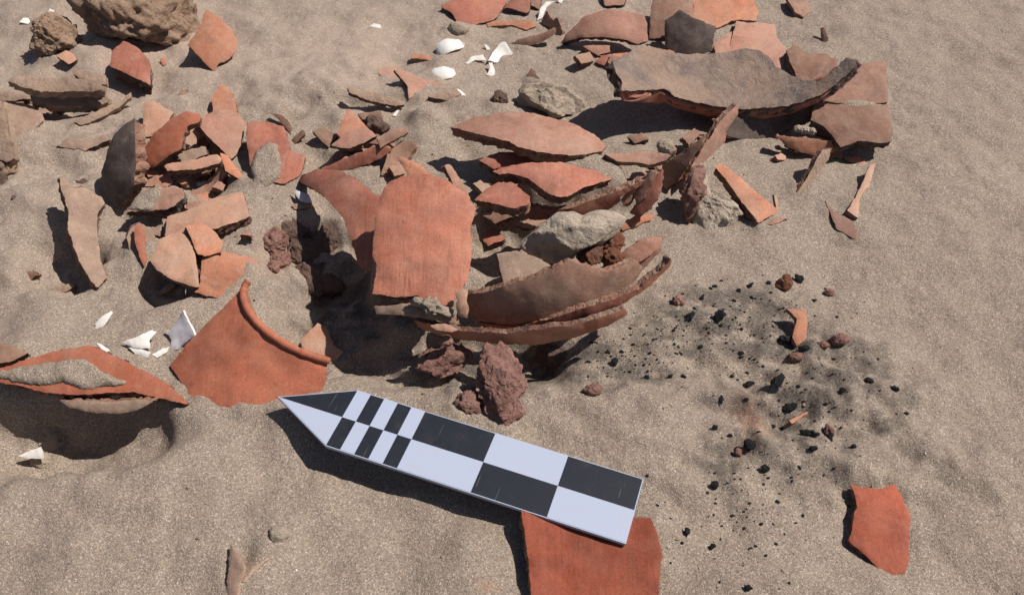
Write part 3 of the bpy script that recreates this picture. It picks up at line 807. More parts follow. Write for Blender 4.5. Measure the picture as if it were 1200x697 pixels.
for i, (x, y) in enumerate(((935, 151), (943, 153), (951, 154))):
    rock('white crumb held by the curved sherd on edge', [(x-5,y),(x-1,y-4),(x+4,y-3),(x+5,y+2),(x,y+4)], 0.0, 'rockpale', absz=0.016, sub=3, amp=0.35, name='white_crumb', cat='crumb', group='white crumbs held by a sherd')
sherd('tall thin pink sherd standing on edge against the bowl fragment',
      [(866,121),(865,134),(852,154),(850,166),(826,190),(809,207),(803,213),(812,193),(824,173),(840,150),(853,132)], (0.45,-0.70,0.45), (806,212), 0.012, t=0.007, mat='pink', edge='fracpale')
rock('crumbly sand crusted concretion under the tall thin pink sherd',
     [(805,215),(812,200),(822,192),(828,205),(832,222),(845,226),(858,236),(865,252),(862,262),(848,270),(832,276),(818,282),(808,272),(804,245)], 0.010, 'rockpale', sub=5, amp=0.17, freq=2.6, depth=0.6, facet=12, name='concretion', cat='concretion', ncells=0.8)
rock('pink crumbling flank of burnt clay on the sand crusted concretion', [(803,212),(812,198),(823,196),(825,215),(820,235),(815,255),(806,258),(803,235)], 0.0, 'rockpink', absz=0.020, sub=4, amp=0.32, freq=2.6, depth=0.7, name='burnt_clay_lump', cat='burnt clay', ncells=0.8)
sherd('bright orange oblong sherd leaning on the sand beside the concretion',
      [(838,194),(846,190),(880,219),(915,248),(910,252),(905,252),(889,261),(880,249),(861,224)], (0.30,-0.25,0.92), (912,250), 0.002, R=0.14, t=0.007, mat='orange', edge='frac')
sherd('thin orange fin standing in the sand at the end of the oblong sherd', [(907,228),(911,232),(916,250),(912,250)], (0.6,-0.5,0.6), (914,250), 0.0, t=0.002, mat='pale')
sherd('little grey flake under the end of the oblong orange sherd', [(898,262),(912,254),(923,256),(905,263)], (0,-0.2,1), (910,260), 0.002, t=0.003, mat='greypink')
# far top
sherd('smoky pink dome shaped sherd bulging over small chips',
      [(656,51),(664,39),(683,20),(711,11),(737,13),(755,18),(759,28),(760,48),(748,52),(735,47),(705,43),(679,44)], (-0.02,-0.55,0.83), (700,43), 0.020, R=0.085, t=0.008, mat='greypink', edge='fracdark')
sherd('small pink chip under the dome shaped sherd', [(683,54),(714,51),(715,60),(701,65)], (0,-0.4,0.9), (700,62), 0.008, t=0.007, mat='pink')
sherd('flat orange chip in front of the dome shaped sherd', [(702,65),(735,61),(738,66),(720,72)], (0,-0.2,1), (720,70), 0.005, t=0.006, mat='orange')
sherd('flat pink chip on the sand behind the dome shaped sherd', [(706,-8),(735,-8),(731,5),(709,6)], (0,-0.1,1), (720,4), 0.006, t=0.006, mat='pink', edge='fracdark')
sherd('tall brown sherd leaning behind the dark brown sherd', [(766,-12),(811,-12),(814,19),(812,30),(790,40),(775,45),(761,45),(762,20)], (-0.1,-0.5,0.85), (764,42), 0.006, R=0.12, t=0.007, mat='brown')
sherd('dark brown sherd tilted on the sand behind the crusted bowl', [(779,24),(796,11),(813,21),(839,31),(836,45),(834,60),(813,66),(792,66),(779,58)], (-0.35,-0.62,0.70), (800,62), 0.010, R=0.1, t=0.008, mat='grey', edge='fracdark')
sherd('half grey half orange flat sherd beyond the dark brown sherd', [(812,-10),(880,-10),(889,15),(887,24),(857,24),(840,32),(813,22)], (0.1,-0.1,1), (885,22), 0.008, t=0.006, mat='orange', bumpy=0.001)
sherd('buried orange tip near the flat half grey sherd', [(922,-4),(946,-6),(948,14),(942,20),(932,14)], (0.1,-0.1,1), (940,16), 0.004, t=0.004, mat='pink')
sherd('tiny dark upright flake alone in the sand past the notched sherd', [(961,33),(965,32),(970,44),(966,53),(962,46)], (-0.6,-0.5,0.6), (966,52), -0.001, t=0.003, mat='brown')
sherd('flat red sherd with torn corner beside the grey pebble', [(516,7),(545,-8),(596,-10),(594,2),(585,17),(577,24),(550,29),(535,26),(530,16)], (0.05,-0.2,1), (555,27), 0.006, R=0.2, t=0.006, mat='red', edge='fracdark')
sherd('small trapezoid red sherd beside the torn red sherd', [(592,9),(600,-5),(621,-5),(621,10),(617,15)], (0,-0.2,1), (612,13), 0.006, t=0.004, mat='red', edge='fracdark')
sherd('small red sherd with smoky stain beside the trapezoid sherd', [(622,-6),(636,-4),(632,11),(622,6)], (0.1,-0.2,1), (629,9), 0.005, t=0.004, mat='greypink')
sherd('long half buried orange red strip by the torn red sherd', [(567,24),(580,24),(600,24),(622,24),(629,31),(616,35),(600,29),(572,31)], (0,-0.1,1), (600,29), 0.002, t=0.004, mat='orange')
sherd('brown curved sherd with lit rim lying near the broken white shell', [(596,52),(612,46),(636,40),(652,33),(652,40),(640,47),(618,55),(598,57)], (0,-0.85,0.4), (620,53), 0.004, R=0.1, t=0.007, mat='brown', edge='fracpale')
sherd('dark red jagged sherd on edge beside the dome shaped sherd', [(633,30),(636,21),(641,13),(648,24),(653,21),(659,38),(655,45),(650,36),(640,31)], (-0.6,-0.6,0.4), (650,36), 0.002, t=0.004, mat='brown', edge='fracpale')
rock('small grey rounded pebble beside the torn red sherd', [(525,38),(527,29),(536,26),(546,29),(549,36),(542,41),(531,42)], 0.003, 'rockgrey', sub=4, amp=0.1, name='pebble', cat='pebble')
rock('grey brown rough stone behind the oval pink slab', [(603,125),(606,108),(616,97),(632,96),(652,101),(672,108),(686,120),(683,137),(668,141),(640,138),(615,134)], 0.008, 'rockgrey', sub=5, amp=0.14, freq=2.4, depth=0.8, facet=16, name='stone', cat='stone', ncells=0.9)
sherd('small dark pointed flake on the sand above the rough stone', [(615,92),(622,79),(636,96),(626,95)], (-0.3,-0.5,0.7), (628,95), 0.001, t=0.005, mat='brown')
rock('small brown clod at the foot of the rough stone', [(576,118),(584,107),(594,112),(594,122),(584,125)], 0.002, 'rockdark', sub=3, amp=0.3, name='soil_clod', cat='clod')
# shells
SH = dict(mat='shell', back='lining', edge='shell', name='shell', cat='shell', jag=0.3)
sherd('whole white mussel shell lying nearer the torn red sherd', [(510,56),(514,50),(525,45),(538,46),(545,50),(545,55),(530,60),(517,66),(511,63)], (0.1,-0.3,0.95), (520,63), 0.001, R=0.018, t=0.0015, **SH)
sherd('whole white mussel shell lying nearer the small orange sherd', [(504,84),(509,79),(520,77),(531,81),(538,86),(530,91),(518,94),(507,92)], (0.1,-0.3,0.95), (518,92), 0.001, R=0.018, t=0.0015, **SH)
SF = dict(mat='shell', back='lining', edge='shell', name='shell_fragment', cat='shell', jag=0.7)
sherd('largest broken white shell standing by the brown curved sherd', [(572,71),(579,60),(585,52),(592,49),(597,56),(601,62),(593,72),(580,73)], (0.3,-0.5,0.8), (582,72), 0.001, R=-0.03, t=0.0014, **SF)
sherd('thin curved white shell chip beside the largest broken shell', [(545,74),(553,66),(566,64),(570,71),(557,70),(549,75)], (0.1,-0.4,0.9), (552,73), 0.001, t=0.0012, **SF)
sherd('narrow white shell chip below the largest broken shell', [(573,73),(577,73),(580,85),(578,89),(570,88),(574,80)], (0.2,-0.5,0.8), (574,88), 0.001, t=0.0012, **SF)
sherd('small white shell splinter above the curved shell chip', [(567,52),(571,53),(576,59),(570,58)], (0.2,-0.5,0.8), (571,58), 0.001, t=0.001, **SF)
sherd('thin white shell sliver standing by the small red stained sherd', [(630,24),(633,10),(640,2),(650,2),(641,8),(636,20)], (0.2,-0.5,0.8), (632,23), 0.002, t=0.0012, **SF)
sherd('tiny white shell bit at the far rim of the scatter', [(655,-3),(664,-2),(658,4),(654,2)], (0.2,-0.5,0.8), (657,3), 0.001, t=0.0012, **SF)
sherd('lone small white shell flake on smooth sand', [(433,31),(438,27),(446,29),(447,33),(440,32)], (0.1,-0.4,0.9), (440,32), 0.001, t=0.001, **SF)
sherd('white shell crescent at the end of the buried sandy sherd', [(534,104),(540,106),(548,114),(545,115),(538,109)], (0.3,-0.4,0.9), (540,109), 0.004, t=0.001, **SF)
sherd('white shell crumbs by the small sand mound', [(460,135),(466,127),(469,128),(464,136)], (0.2,-0.4,0.9), (463,135), 0.002, t=0.001, **SF)
sherd('flat white shell flake near the brown boulder', [(23,26),(27,21),(36,20),(38,25),(32,28)], (0.1,-0.2,1), (30,27), 0.001, t=0.0012, **SF)
sherd('upright white shell flake near the brown boulder', [(55,17),(58,10),(63,12),(62,20)], (0.2,-0.5,0.8), (59,19), 0.001, t=0.0012, **SF)
sherd('long white ridged shell fragment by the rim sherd', [(142,401),(155,396),(178,386),(184,388),(175,399),(176,408),(160,408),(150,405)], (0.15,-0.5,0.85), (158,408), 0.004, R=0.03, t=0.0016, **SF)
sherd('cream shell fragment under the long ridged one', [(150,407),(164,409),(176,413),(173,419),(158,415)], (0.1,-0.6,0.8), (162,416), 0.001, t=0.002, **SF)
sherd('tall grey violet shell fragment leaning on the rim sherd', [(193,386),(199,388),(206,376),(214,364),(220,376),(228,394),(217,401),(208,409),(199,410),(200,398)], (-0.35,-0.55,0.75), (202,409), 0.001, R=-0.05, t=0.0018, **{**SF, 'mat': 'lining'})
sherd('white streaked shell chip beside the sand hump', [(111,379),(122,369),(130,364),(132,366),(126,376),(120,383),(111,386)], (0.1,-0.4,0.9), (115,384), 0.001, t=0.0014, **SF)
sherd('slim white shell chip above the big half buried sherd', [(113,401),(118,403),(130,411),(122,414)], (0.2,-0.4,0.9), (122,412), 0.001, t=0.0012, **SF)
sherd('short white shell splinter between the ridged and violet shell fragments', [(178,415),(190,408),(199,406),(196,412),(184,419)], (0.2,-0.5,0.8), (186,417), 0.001, t=0.0014, **SF)
sherd('white triangular shell chip in the shaded hollow', [(21,534),(34,528),(47,523),(51,537),(35,537)], (0.1,-0.5,0.85), (40,537), 0.012, t=0.0014, **SF)
sherd('blue white shell inside the little pit among the rubble', [(228,216),(236,208),(243,206),(240,216),(231,220)], (0.1,-0.4,0.9), (235,217), 0.003, R=0.03, t=0.0012, **SF)
sherd('bluish shell fragment under the arching red sherd', [(343,220),(350,224),(362,228),(366,238),(352,236),(347,230)], (0.0,-0.5,0.85), (356,236), 0.006, R=0.03, t=0.0012, **{**SF, 'mat': 'lining'})
sherd('pale sandy flake at the lip of the dark hollow', [(341,240),(352,238),(366,238),(358,244),(345,245)], (0.1,-0.3,1), (350,243), 0.003, t=0.003, mat='tan')

# ------------------------------------------------------------------ upper left scatter
rock('big pitted brown boulder of clinker', [(78,-6),(83,11),(100,24),(110,38),(121,46),(133,50),(156,48),(173,52),(191,50),(213,48),(230,35),(228,8),(222,-14),(200,-26),(160,-32),(110,-26)], 0.022, 'rockbrown', sub=6, amp=0.14, freq=3.4, facet=16, depth=0.75, name='boulder', cat='boulder', ncells=0.8)
rock('smaller pitted brown clinker lump beside the big boulder', [(37,60),(42,48),(45,28),(58,19),(74,20),(88,30),(92,44),(92,58),(80,62),(66,66),(48,67)], 0.012, 'rockbrown', sub=5, amp=0.17, freq=3.0, facet=10, name='boulder', cat='boulder', ncells=0.8)
sherd('cracked coral sherd propped up and casting a pointed shadow', [(241,11),(259,21),(272,35),(279,48),(277,60),(269,69),(256,75),(252,87),(238,72),(220,52),(233,33)], (0.42,-0.42,0.80), (252,86), 0.001, R=0.10, t=0.005, mat='orange', edge='frac')
sherd('thick red brown sherd block with dark broken face', [(144,47),(161,56),(173,68),(177,78),(176,100),(152,88),(128,77),(131,60)], (0.15,-0.12,0.97), (176,98), 0.014, R=0.15, t=0.016, mat='red', edge='fracdark')
sherd('tiny orange flake in the sand between boulder and coral sherd', [(187,69),(191,67),(195,74),(191,77)], (0,-0.2,1), (191,75), 0.002, t=0.003, mat='orange')
sherd('tiny brown flake in smooth sand above the pink disc sherd', [(209,110),(214,105),(220,104),(217,112),(212,113)], (0,-0.2,1), (214,111), 0.001, t=0.003, mat='brown')
WE = dict(mat='weather', edge='weather', jag=1.6)
sherd('uppermost flaking brown slab of the layered stack', [(7,94),(21,88),(50,91),(75,90),(95,92),(118,97),(120,104),(108,108),(63,107),(40,106),(23,101)], (0.05,-0.30,0.93), (60,106), 0.028, R=-0.25, t=0.009, **WE)
sherd('second flaking brown slab with cracked lip in the layered stack', [(35,112),(70,110),(95,113),(123,111),(127,118),(118,122),(85,125),(58,123),(38,120)], (0.05,-0.25,0.95), (85,124), 0.018, R=-0.25, t=0.009, **WE)
sherd('short flaking slab end above the layered stack', [(84,80),(100,85),(123,88),(124,99),(113,97),(92,91),(85,87)], (0.1,-0.4,0.9), (113,97), 0.026, t=0.006, **WE)
sherd('slanting brown slab running down from the layered stack', [(86,143),(110,132),(141,119),(153,108),(153,115),(130,131),(118,138),(95,147)], (0.15,-0.5,0.85), (100,144), 0.003, t=0.005, **WE)
sherd('dark broken slab end at the outer side of the layered stack', [(-8,106),(0,107),(28,110),(35,116),(10,118),(-8,117)], (0,-0.5,0.85), (10,117), 0.010, t=0.006, **WE)
sherd('small salmon flake above the layered stack', [(65,65),(78,59),(87,64),(90,70),(80,75),(72,70)], (0.1,-0.3,0.95), (78,73), 0.006, t=0.004, mat='pale', edge='fracdark')
sherd('tan smooth curved sherd half sunk beside crumbling brown rubble', [(2,119),(25,120),(40,124),(50,133),(52,140),(40,152),(33,166),(28,188),(26,202),(18,200),(10,170),(4,140)], (0.25,-0.35,0.9), (40,150), 0.004, R=0.07, t=0.007, mat='tan', edge='weather')
sherd('crumbling brown slab standing against the tan curved sherd', [(-14,118),(1,118),(6,140),(12,170),(16,186),(8,190),(-14,180)], (0.0,-0.55,0.83), (8,188), 0.012, t=0.010, **WE)
rock('pale broken clod below the crumbling brown slab', [(-6,185),(6,182),(17,190),(20,203),(10,212),(-6,212)], 0.004, 'rockbrown', sub=4, amp=0.35, freq=2.4, name='soil_clod', cat='clod', ncells=0.8)
rock('dark broken clod at the foot of the pale broken clod', [(-8,206),(4,203),(9,212),(4,222),(-8,224)], 0.002, 'rockdark', sub=4, amp=0.35, freq=2.4, name='soil_clod', cat='clod', ncells=0.8)
sherd('weathered grey brown sherd sunk in the sand near the tan curved sherd', [(66,171),(80,162),(100,162),(125,158),(129,163),(112,171),(100,176),(84,174)], (0.05,-0.35,0.93), (100,172), 0.004, t=0.007, mat='tan', edge='fracdark', jag=1.8)
sherd('dark grey upright sherd with a pale thick broken side', [(158,138),(147,144),(134,157),(126,175),(118,200),(118,218),(125,233),(134,246),(141,243),(157,217),(158,175)], (-0.62,-0.52,0.58), (134,245), 0.001, R=0.10, t=0.012, mat='grey', edge='fracpale', back='pink')
sherd('pale salmon sherd standing behind the dark grey one', [(168,120),(181,119),(203,131),(196,145),(185,158),(168,160),(167,148)], (0.1,-0.5,0.85), (176,156), 0.006, t=0.006, mat='pale', edge='frac')
sherd('red sherd with a smoky grey upper rim among the rubble', [(168,173),(181,155),(201,138),(218,130),(236,135),(233,143),(220,148),(214,160),(212,175),(205,178),(180,196),(168,199),(167,185)], (-0.10,-0.62,0.76), (175,196), 0.010, R=0.085, t=0.009, mat='rimred', edge='fracpale')
sherd('thick broken tan end beside the smoky rimmed red sherd', [(222,148),(234,143),(238,156),(230,168),(214,176),(214,162)], (0.2,-0.5,0.8), (222,172), 0.014, t=0.008, mat='pale', edge='fracpale', jag=1.8)
sherd('rounded pink disc sherd tipped up over the rubble', [(230,144),(241,134),(257,128),(275,129),(288,143),(284,168),(277,181),(271,186),(259,175),(244,160)], (0.42,-0.22,0.88), (273,184), 0.008, R=0.16, t=0.008, mat='pink', edge='frac')
sherd('pointed orange sherd standing behind the pink disc', [(252,106),(259,98),(268,104),(275,116),(278,130),(270,136),(250,134),(248,119)], (0.1,-0.5,0.85), (256,132), 0.006, t=0.006, mat='orange')
sherd('long thick broken slab lying under the pink disc', [(192,194),(206,190),(251,181),(259,185),(256,192),(226,199),(196,200)], (0.05,-0.45,0.9), (226,198), 0.018, t=0.008, mat='pale', edge='frac', jag=1.6)
sherd('short tan slab stacked on the long broken slab', [(208,182),(225,174),(241,172),(243,180),(226,188),(212,190)], (0.0,-0.4,0.9), (226,187), 0.022, t=0.006, mat='tan', edge='frac', jag=1.5)
sherd('curved brown sherd on edge at the rim of the little pit', [(262,188),(268,198),(260,212),(250,223),(234,234),(221,232),(219,227),(236,219),(252,204)], (0.15,-0.75,0.6), (234,232), 0.002, R=-0.06, t=0.010, mat='brown', edge='fracpale', jag=1.5)
sherd('small rounded pink chunk beside the dark grey upright sherd', [(167,213),(181,205),(198,203),(203,213),(196,219),(168,218)], (0.0,-0.4,0.9), (182,218), 0.006, t=0.008, mat='pink', edge='frac', jag=1.4)
sherd('narrow orange strip leaning out from under the pink disc', [(258,179),(267,182),(289,211),(283,212),(264,200)], (0.35,-0.35,0.85), (285,211), 0.001, t=0.005, mat='orange', edge='frac')
sherd('sand coated sherd with one salmon corner and dark broken front', [(146,248),(161,228),(176,220),(193,219),(213,220),(216,230),(211,235),(206,240),(193,245),(161,247)], (0.05,-0.3,0.95), (180,246), 0.014, t=0.010, mat='pink', edge='fracdark', jag=1.4, key='coated')
sandpatch('thin sand lying on the sand coated sherd', [(148,246),(161,229),(176,221),(190,220),(188,230),(182,238),(180,245),(162,246)], 'coated')
sherd('dull orange notched sherd lying flat beside the bright orange one', [(196,253),(226,243),(254,230),(284,224),(293,253),(270,262),(251,268),(222,268),(210,276),(193,276)], (0.10,-0.05,0.99), (290,252), 0.008, t=0.008, mat='pale', edge='frac')
sherd('pale salmon sherd tilted over the shaded pocket', [(186,280),(216,266),(222,276),(229,300),(234,336),(227,336),(201,327),(183,316),(176,305)], (0.10,-0.28,0.95), (230,334), 0.022, R=0.16, t=0.010, mat='pale', edge='frac')
sherd('bright orange small sherd standing between two pale ones', [(217,264),(241,263),(254,273),(262,285),(258,296),(240,300),(232,298),(224,278)], (0.45,-0.22,0.87), (240,298), 0.016, t=0.011, mat='orange', edge='frac')
sherd('broad orange sherd tilted toward the rim sherd', [(237,291),(259,293),(290,300),(304,306),(296,322),(280,340),(262,351),(228,342),(235,330),(236,305)], (0.36,-0.25,0.89), (300,308), 0.003, R=0.14, t=0.010, mat='orange', edge='frac')
sherd('narrow half buried sherd with an orange streak', [(148,278),(153,268),(163,262),(178,268),(182,278),(173,308),(171,318),(163,326),(158,314)], (0.35,-0.5,0.8), (164,325), 0.0, R=-0.06, t=0.008, mat='tan', edge='fracpale', key='narrow')
sherd('thin orange streaked face on the narrow half buried sherd', [(157,264),(165,263),(170,275),(172,305),(169,312),(163,300),(158,282)], (0.35,-0.5,0.8), (168,308), 0.003, t=0.003, mat='rimred')
sherd('long weathered sherd standing on edge above a deep shadow', [(69,208),(78,210),(87,220),(100,220),(118,230),(123,238),(114,253),(114,268),(118,306),(126,326),(115,336),(105,326),(93,306),(85,283),(79,268),(80,245),(73,225)], (0.45,-0.28,0.85), (120,328), 0.006, R=-0.16, t=0.010, mat='tan', edge='fracpale', jag=1.5)
sherd('smooth dark sherd sunk in shade by the long weathered one', [(-14,290),(0,298),(20,311),(41,323),(30,336),(0,344),(-14,346)], (-0.75,-0.45,0.35), (28,335), 0.002, R=0.12, t=0.007, mat='brown')
sherd('small flat brown slab on the sand hump', [(38,349),(50,341),(66,335),(83,331),(87,336),(75,342),(48,350)], (0.05,-0.35,0.93), (66,342), 0.003, t=0.005, mat='weather', jag=1.5)
rock('tiny forked twig on the sand hump', [(90,211),(94,213),(104,213),(105,217),(94,217),(91,218)], 0.001, 'rockdark', sub=3, amp=0.3, name='twig', cat='twig')
rock('tiny tan root on the sand below the small flat brown slab', [(13,232),(17,229),(21,232),(18,235)], 0.001, 'rockdark', sub=2, amp=0.3, name='grit', cat='grit')
sherd('small brown chip lying in the shade of the pale salmon sherd', [(184,343),(192,335),(200,330),(206,334),(198,341),(188,345)], (0,-0.4,0.9), (192,341), 0.004, t=0.004, mat='tan')
# red sand-filled sherd and neighbours
sherd('red brown sherd half covered by a tongue of sand', [(289,144),(311,142),(332,147),(339,168),(338,175),(358,182),(352,204),(334,215),(324,214),(300,214),(292,192),(289,165)], (0.02,-0.22,0.97), (300,212), 0.002, R=0.25, t=0.006, mat='red', edge='fracpale', key='tongue')
sandpatch('tongue of sand lying on the red brown sherd', [(294,200),(297,184),(306,172),(314,166),(324,169),(330,191),(327,210),(311,220),(296,217)], 'tongue', 0.004)
sherd('tiny brown upright chip near the tongue of sand', [(341,165),(347,158),(354,152),(356,158),(346,169)], (-0.3,-0.6,0.7), (344,166), 0.001, t=0.003, mat='brown')
sherd('thin brown edge rising by the small dark hole', [(316,132),(330,135),(341,150),(341,158),(334,150),(326,140)], (-0.3,-0.5,0.8), (338,154), 0.001, t=0.003, mat='brown')
sherd('long dark red sherd on edge with a lit upper rim', [(377,197),(409,184),(441,172),(452,170),(460,176),(446,186),(420,196),(400,202),(384,202)], (-0.05,-0.80,0.55), (392,201), 0.004, t=0.010, mat='red', edge='pink')
sherd('lighter end of the dark red sherd on edge', [(441,161),(460,152),(476,148),(479,154),(473,159),(458,166),(446,174)], (0.05,-0.6,0.75), (460,166), 0.026, t=0.006, mat='pink', edge='fracpale')
sherd('brown sherd in the hollow behind the dark red one', [(446,205),(454,180),(470,165),(486,166),(488,172),(474,192),(460,205)], (0.1,-0.5,0.85), (458,202), 0.004, R=-0.08, t=0.006, mat='brown', edge='fracpale')
sherd('flat smoky grey sherd resting on the dark red one', [(388,170),(409,152),(430,149),(441,159),(425,168),(409,174)], (0.05,-0.4,0.9), (409,173), 0.018, t=0.005, mat='greypink', edge='fracdark')
sherd('pointed orange sherd standing behind the smoky grey one', [(394,156),(401,140),(409,127),(420,138),(431,150),(416,158),(400,162)], (0.1,-0.55,0.82), (405,158), 0.014, t=0.005, mat='orange')
sherd('square brown sherd half sunk beside the smoky grey one', [(366,154),(378,148),(395,159),(385,173)], (0.1,-0.35,0.93), (384,171), 0.004, t=0.005, mat='brown', edge='fracdark')
sherd('small brown bar behind the pointed orange sherd', [(419,133),(446,130),(448,138),(425,140)], (0,-0.4,0.9), (430,139), 0.008, t=0.006, mat='brown')
rock('brown lump between the small bar and the sand mound', [(429,140),(448,142),(456,149),(441,154),(431,150)], 0.010, 'rockdark', sub=4, amp=0.25, name='burnt_clay_lump', cat='burnt clay')
sherd('crusted brown sherd lifted off the sand over a dark shadow', [(407,101),(432,107),(459,114),(474,122),(464,124),(440,119),(425,115),(409,108)], (0.12,-0.45,0.88), (470,123), 0.010, t=0.006, mat='weather', edge='frac', jag=1.4)
sherd('flat dull red sherd flush with the sand behind the raised wedge', [(435,80),(466,77),(466,84),(468,92),(455,95)], (0,-0.12,1), (450,84), 0.002, t=0.005, mat='pink')
sherd('raised pink wedge sherd running into the sand', [(462,81),(469,81),(498,93),(542,104),(520,106),(501,103),(489,108),(479,116),(478,102)], (0.25,-0.35,0.9), (500,102), 0.002, t=0.005, mat='pink', edge='frac')
sherd('rough brown end of a sherd under the small sand mound', [(501,113),(520,106),(535,104),(541,110),(524,117)], (0.1,-0.5,0.85), (524,116), 0.003, t=0.006, mat='weather', edge='frac')
sherd('small orange red sherd beside the white mussel shells', [(482,63),(496,64),(511,69),(508,71),(492,69),(482,68)], (0.05,-0.3,0.95), (496,69), 0.002, t=0.004, mat='orange')

# ------------------------------------------------------------------ lower left
sherd('big half buried orange sherd with sand pooled on it overhanging a hollow',
      [(-30,438),(0,431),(30,421),(66,411),(102,404),(120,409),(151,425),(196,449),(221,472),(217,473),(193,467),(157,459),(114,461),(78,462),(54,460),(24,452),(-30,442)],
      (0.09,-0.34,0.93), (217,472), 0.006, R=0.30, t=0.010, mat='rimred', edge='frac', key='bigleft', jag=1.2)
sandpatch('pool of sand on the big half buried orange sherd', [(-20,437),(20,430),(60,424),(98,420),(110,428),(122,436),(150,447),(145,451),(114,454),(99,456),(75,448),(45,451),(20,448),(-20,440)], 'bigleft', 0.003)
sherd('smooth brown sherd tip behind the big half buried sherd', [(-12,399),(0,401),(18,406),(32,413),(10,424),(-12,426)], (0.1,-0.3,0.95), (20,412), 0.006, t=0.006, mat='brown')
sherd('pale slab wedged below the big half buried sherd', [(69,469),(90,469),(130,471),(169,468),(179,471),(160,481),(136,485),(105,483),(81,478)], (0.0,-0.75,0.65), (130,484), 0, absz=0.010, t=0.010, mat='tan', edge='fracpale')
rock('shaded clod of sand inside the hollow', [(44,500),(58,488),(74,495),(76,520),(66,538),(48,536)], 0.004, 'rockgrey', sub=4, amp=0.2, freq=2.0, facet=10, depth=0.4, name='soil_clod', cat='clod')
rock('sunlit sandy clod at the foot of the white triangular chip', [(36,537),(50,531),(62,534),(66,544),(52,548),(40,545)], 0.002, 'rockgrey', sub=4, amp=0.25, freq=2.0, name='soil_clod', cat='clod')

# rim sherd of the jar neck
rim_pts = [(198,427),(210,414),(234,386),(262,359),(284,336),(287,352),(296,371),(311,388),(333,404),(357,416),(384,424),(382,444),(377,462),(345,480),(311,482),(270,480),(239,470),(222,476),(215,454),(207,440)]
rn = (-0.12, -0.50, 0.86)
rg = gnd(270, 478)
root = empty('jar_rim_sherd', rg)
tag(root, 'large orange jar neck sherd with a rolled rim', 'pottery sherd')
sherd(None, rim_pts, rn, (270, 478), 0.002, R=0.11, t=0.007, mat='rimred', axis=(0.62, 0.62, 0.45), parent=root, name='neck_wall', key='rim', jag=0.5)
def rim_tube():
    line = [(292, 329), (287, 336), (285, 346), (289, 360), (298, 374), (312, 388), (332, 402), (352, 412), (370, 418), (387, 423)]
    P = []
    for i in range(len(line) - 1):
        for k in range(8):
            u = k / 8; P.append((line[i][0] * (1 - u) + line[i + 1][0] * u, line[i][1] * (1 - u) + line[i + 1][1] * u))
    P.append(line[-1])
    P = np.array(P)
    for _ in range(6): P[1:-1] = (P[:-2] + 2 * P[1:-1] + P[2:]) / 4
    X, N = SURF['rim'].hit(P)
    bm = bmesh.new(); rings = []
    n = len(X)
    for i in range(n):
        t = X[min(i + 1, n - 1)] - X[max(i - 1, 0)]; t /= np.linalg.norm(t)
        N_ = N[i] - t * (N[i] @ t); N_ /= np.linalg.norm(N_)
        B_ = np.cross(t, N_)
        end = 0.75 if i in (0, n - 1) else 1.0
        wob = 1 + 0.22 * float(pnoise(i * 0.3, 2.2))
        ring = []
        for k in range(14):
            a = 2 * math.pi * k / 14
            p = X[i] + N_ * (math.sin(a) * 0.0025 * end * wob + 0.0006) + B_ * (math.cos(a) * 0.0027 * end * wob)
            ring.append(bm.verts.new(p - np.array(rg)))
        rings.append(ring)
    for i in range(n - 1):
        for k in range(14):
            f = bm.faces.new([rings[i][k], rings[i][(k + 1) % 14], rings[i + 1][(k + 1) % 14], rings[i + 1][k]]); f.smooth = True
    bm.faces.new(rings[0]); bm.faces.new(rings[-1])
    bmesh.ops.recalc_face_normals(bm, faces=list(bm.faces))
    link_mesh('rolled_rim', bm, [M['rimred']], (0, 0, 0), root)
rim_tube()
sherd('beige notched sherd lying behind the rolled rim', [(352,398),(359,391),(372,378),(382,382),(388,396),(391,404),(402,411),(396,420),(388,432),(370,424),(356,416)], (0.1,-0.25,0.95), (392,420), 0.003, t=0.006, mat='pale')

# ------------------------------------------------------------------ near ground
sherd('red jar wall sherd with an upturned side carrying the end of the scale', [(611,598),(640,590),(705,598),(740,606),(762,606),(769,622),(776,648),(772,680),(770,722),(626,722),(622,690),(620,660)],
      (-0.02,-0.10,1.0), (640,700), 0.009, R=-0.20, t=0.007, mat='deepred', axis=(0.1,1,0), edge='fracpale')
sherd('flat five sided red sherd lying alone in open sand', [(997,568),(1015,570),(1032,572),(1049,567),(1058,581),(1067,604),(1066,629),(1065,657),(1060,672),(1048,673),(1029,664),(1001,639),(995,632),(999,621),(1001,601),(1005,594),(1002,578)],
      (0.06,-0.06,1.0), (1064,600), 0.005, drift=False, R=0.35, t=0.007, mat='deepred', edge='frac')
sherd('grey pink sherd tip buried upright in the near sand', [(269,638),(278,650),(285,664),(280,680),(276,705),(264,705)], (-0.42,-0.2,0.88), (274,700), 0.002, t=0.002, mat='tan', edge='tan')
sherd('thin pink line of a buried sherd edge beside the sandy pebble', [(316,650),(315,655),(300,668),(288,682),(283,681),(298,664)], (0.2,-0.3,0.93), (300,668), 0.0012, t=0.003, mat='tan', edge='fracdark')
rock('sandy grey pebble on the near sand', [(316,623),(320,616),(330,616),(339,622),(338,632),(330,637),(320,634)], 0.002, 'rockgrey', sub=4, amp=0.15, name='pebble', cat='pebble')
sherd('small orange sherd standing in the ash stain by the charcoal', [(922,361),(934,362),(945,364),(947,376),(944,398),(934,405),(929,394),(934,373)], (0.1,-0.2,0.97), (940,400), 0.004, t=0.004, mat='orange')
rock('pinkish orange sherd crumb near the upper charcoal lump', [(909,334),(916,326),(924,320),(928,330),(926,339),(919,341)], 0.003, 'rubble', sub=3, amp=0.2, name='burnt_crumb', cat='burnt clay')
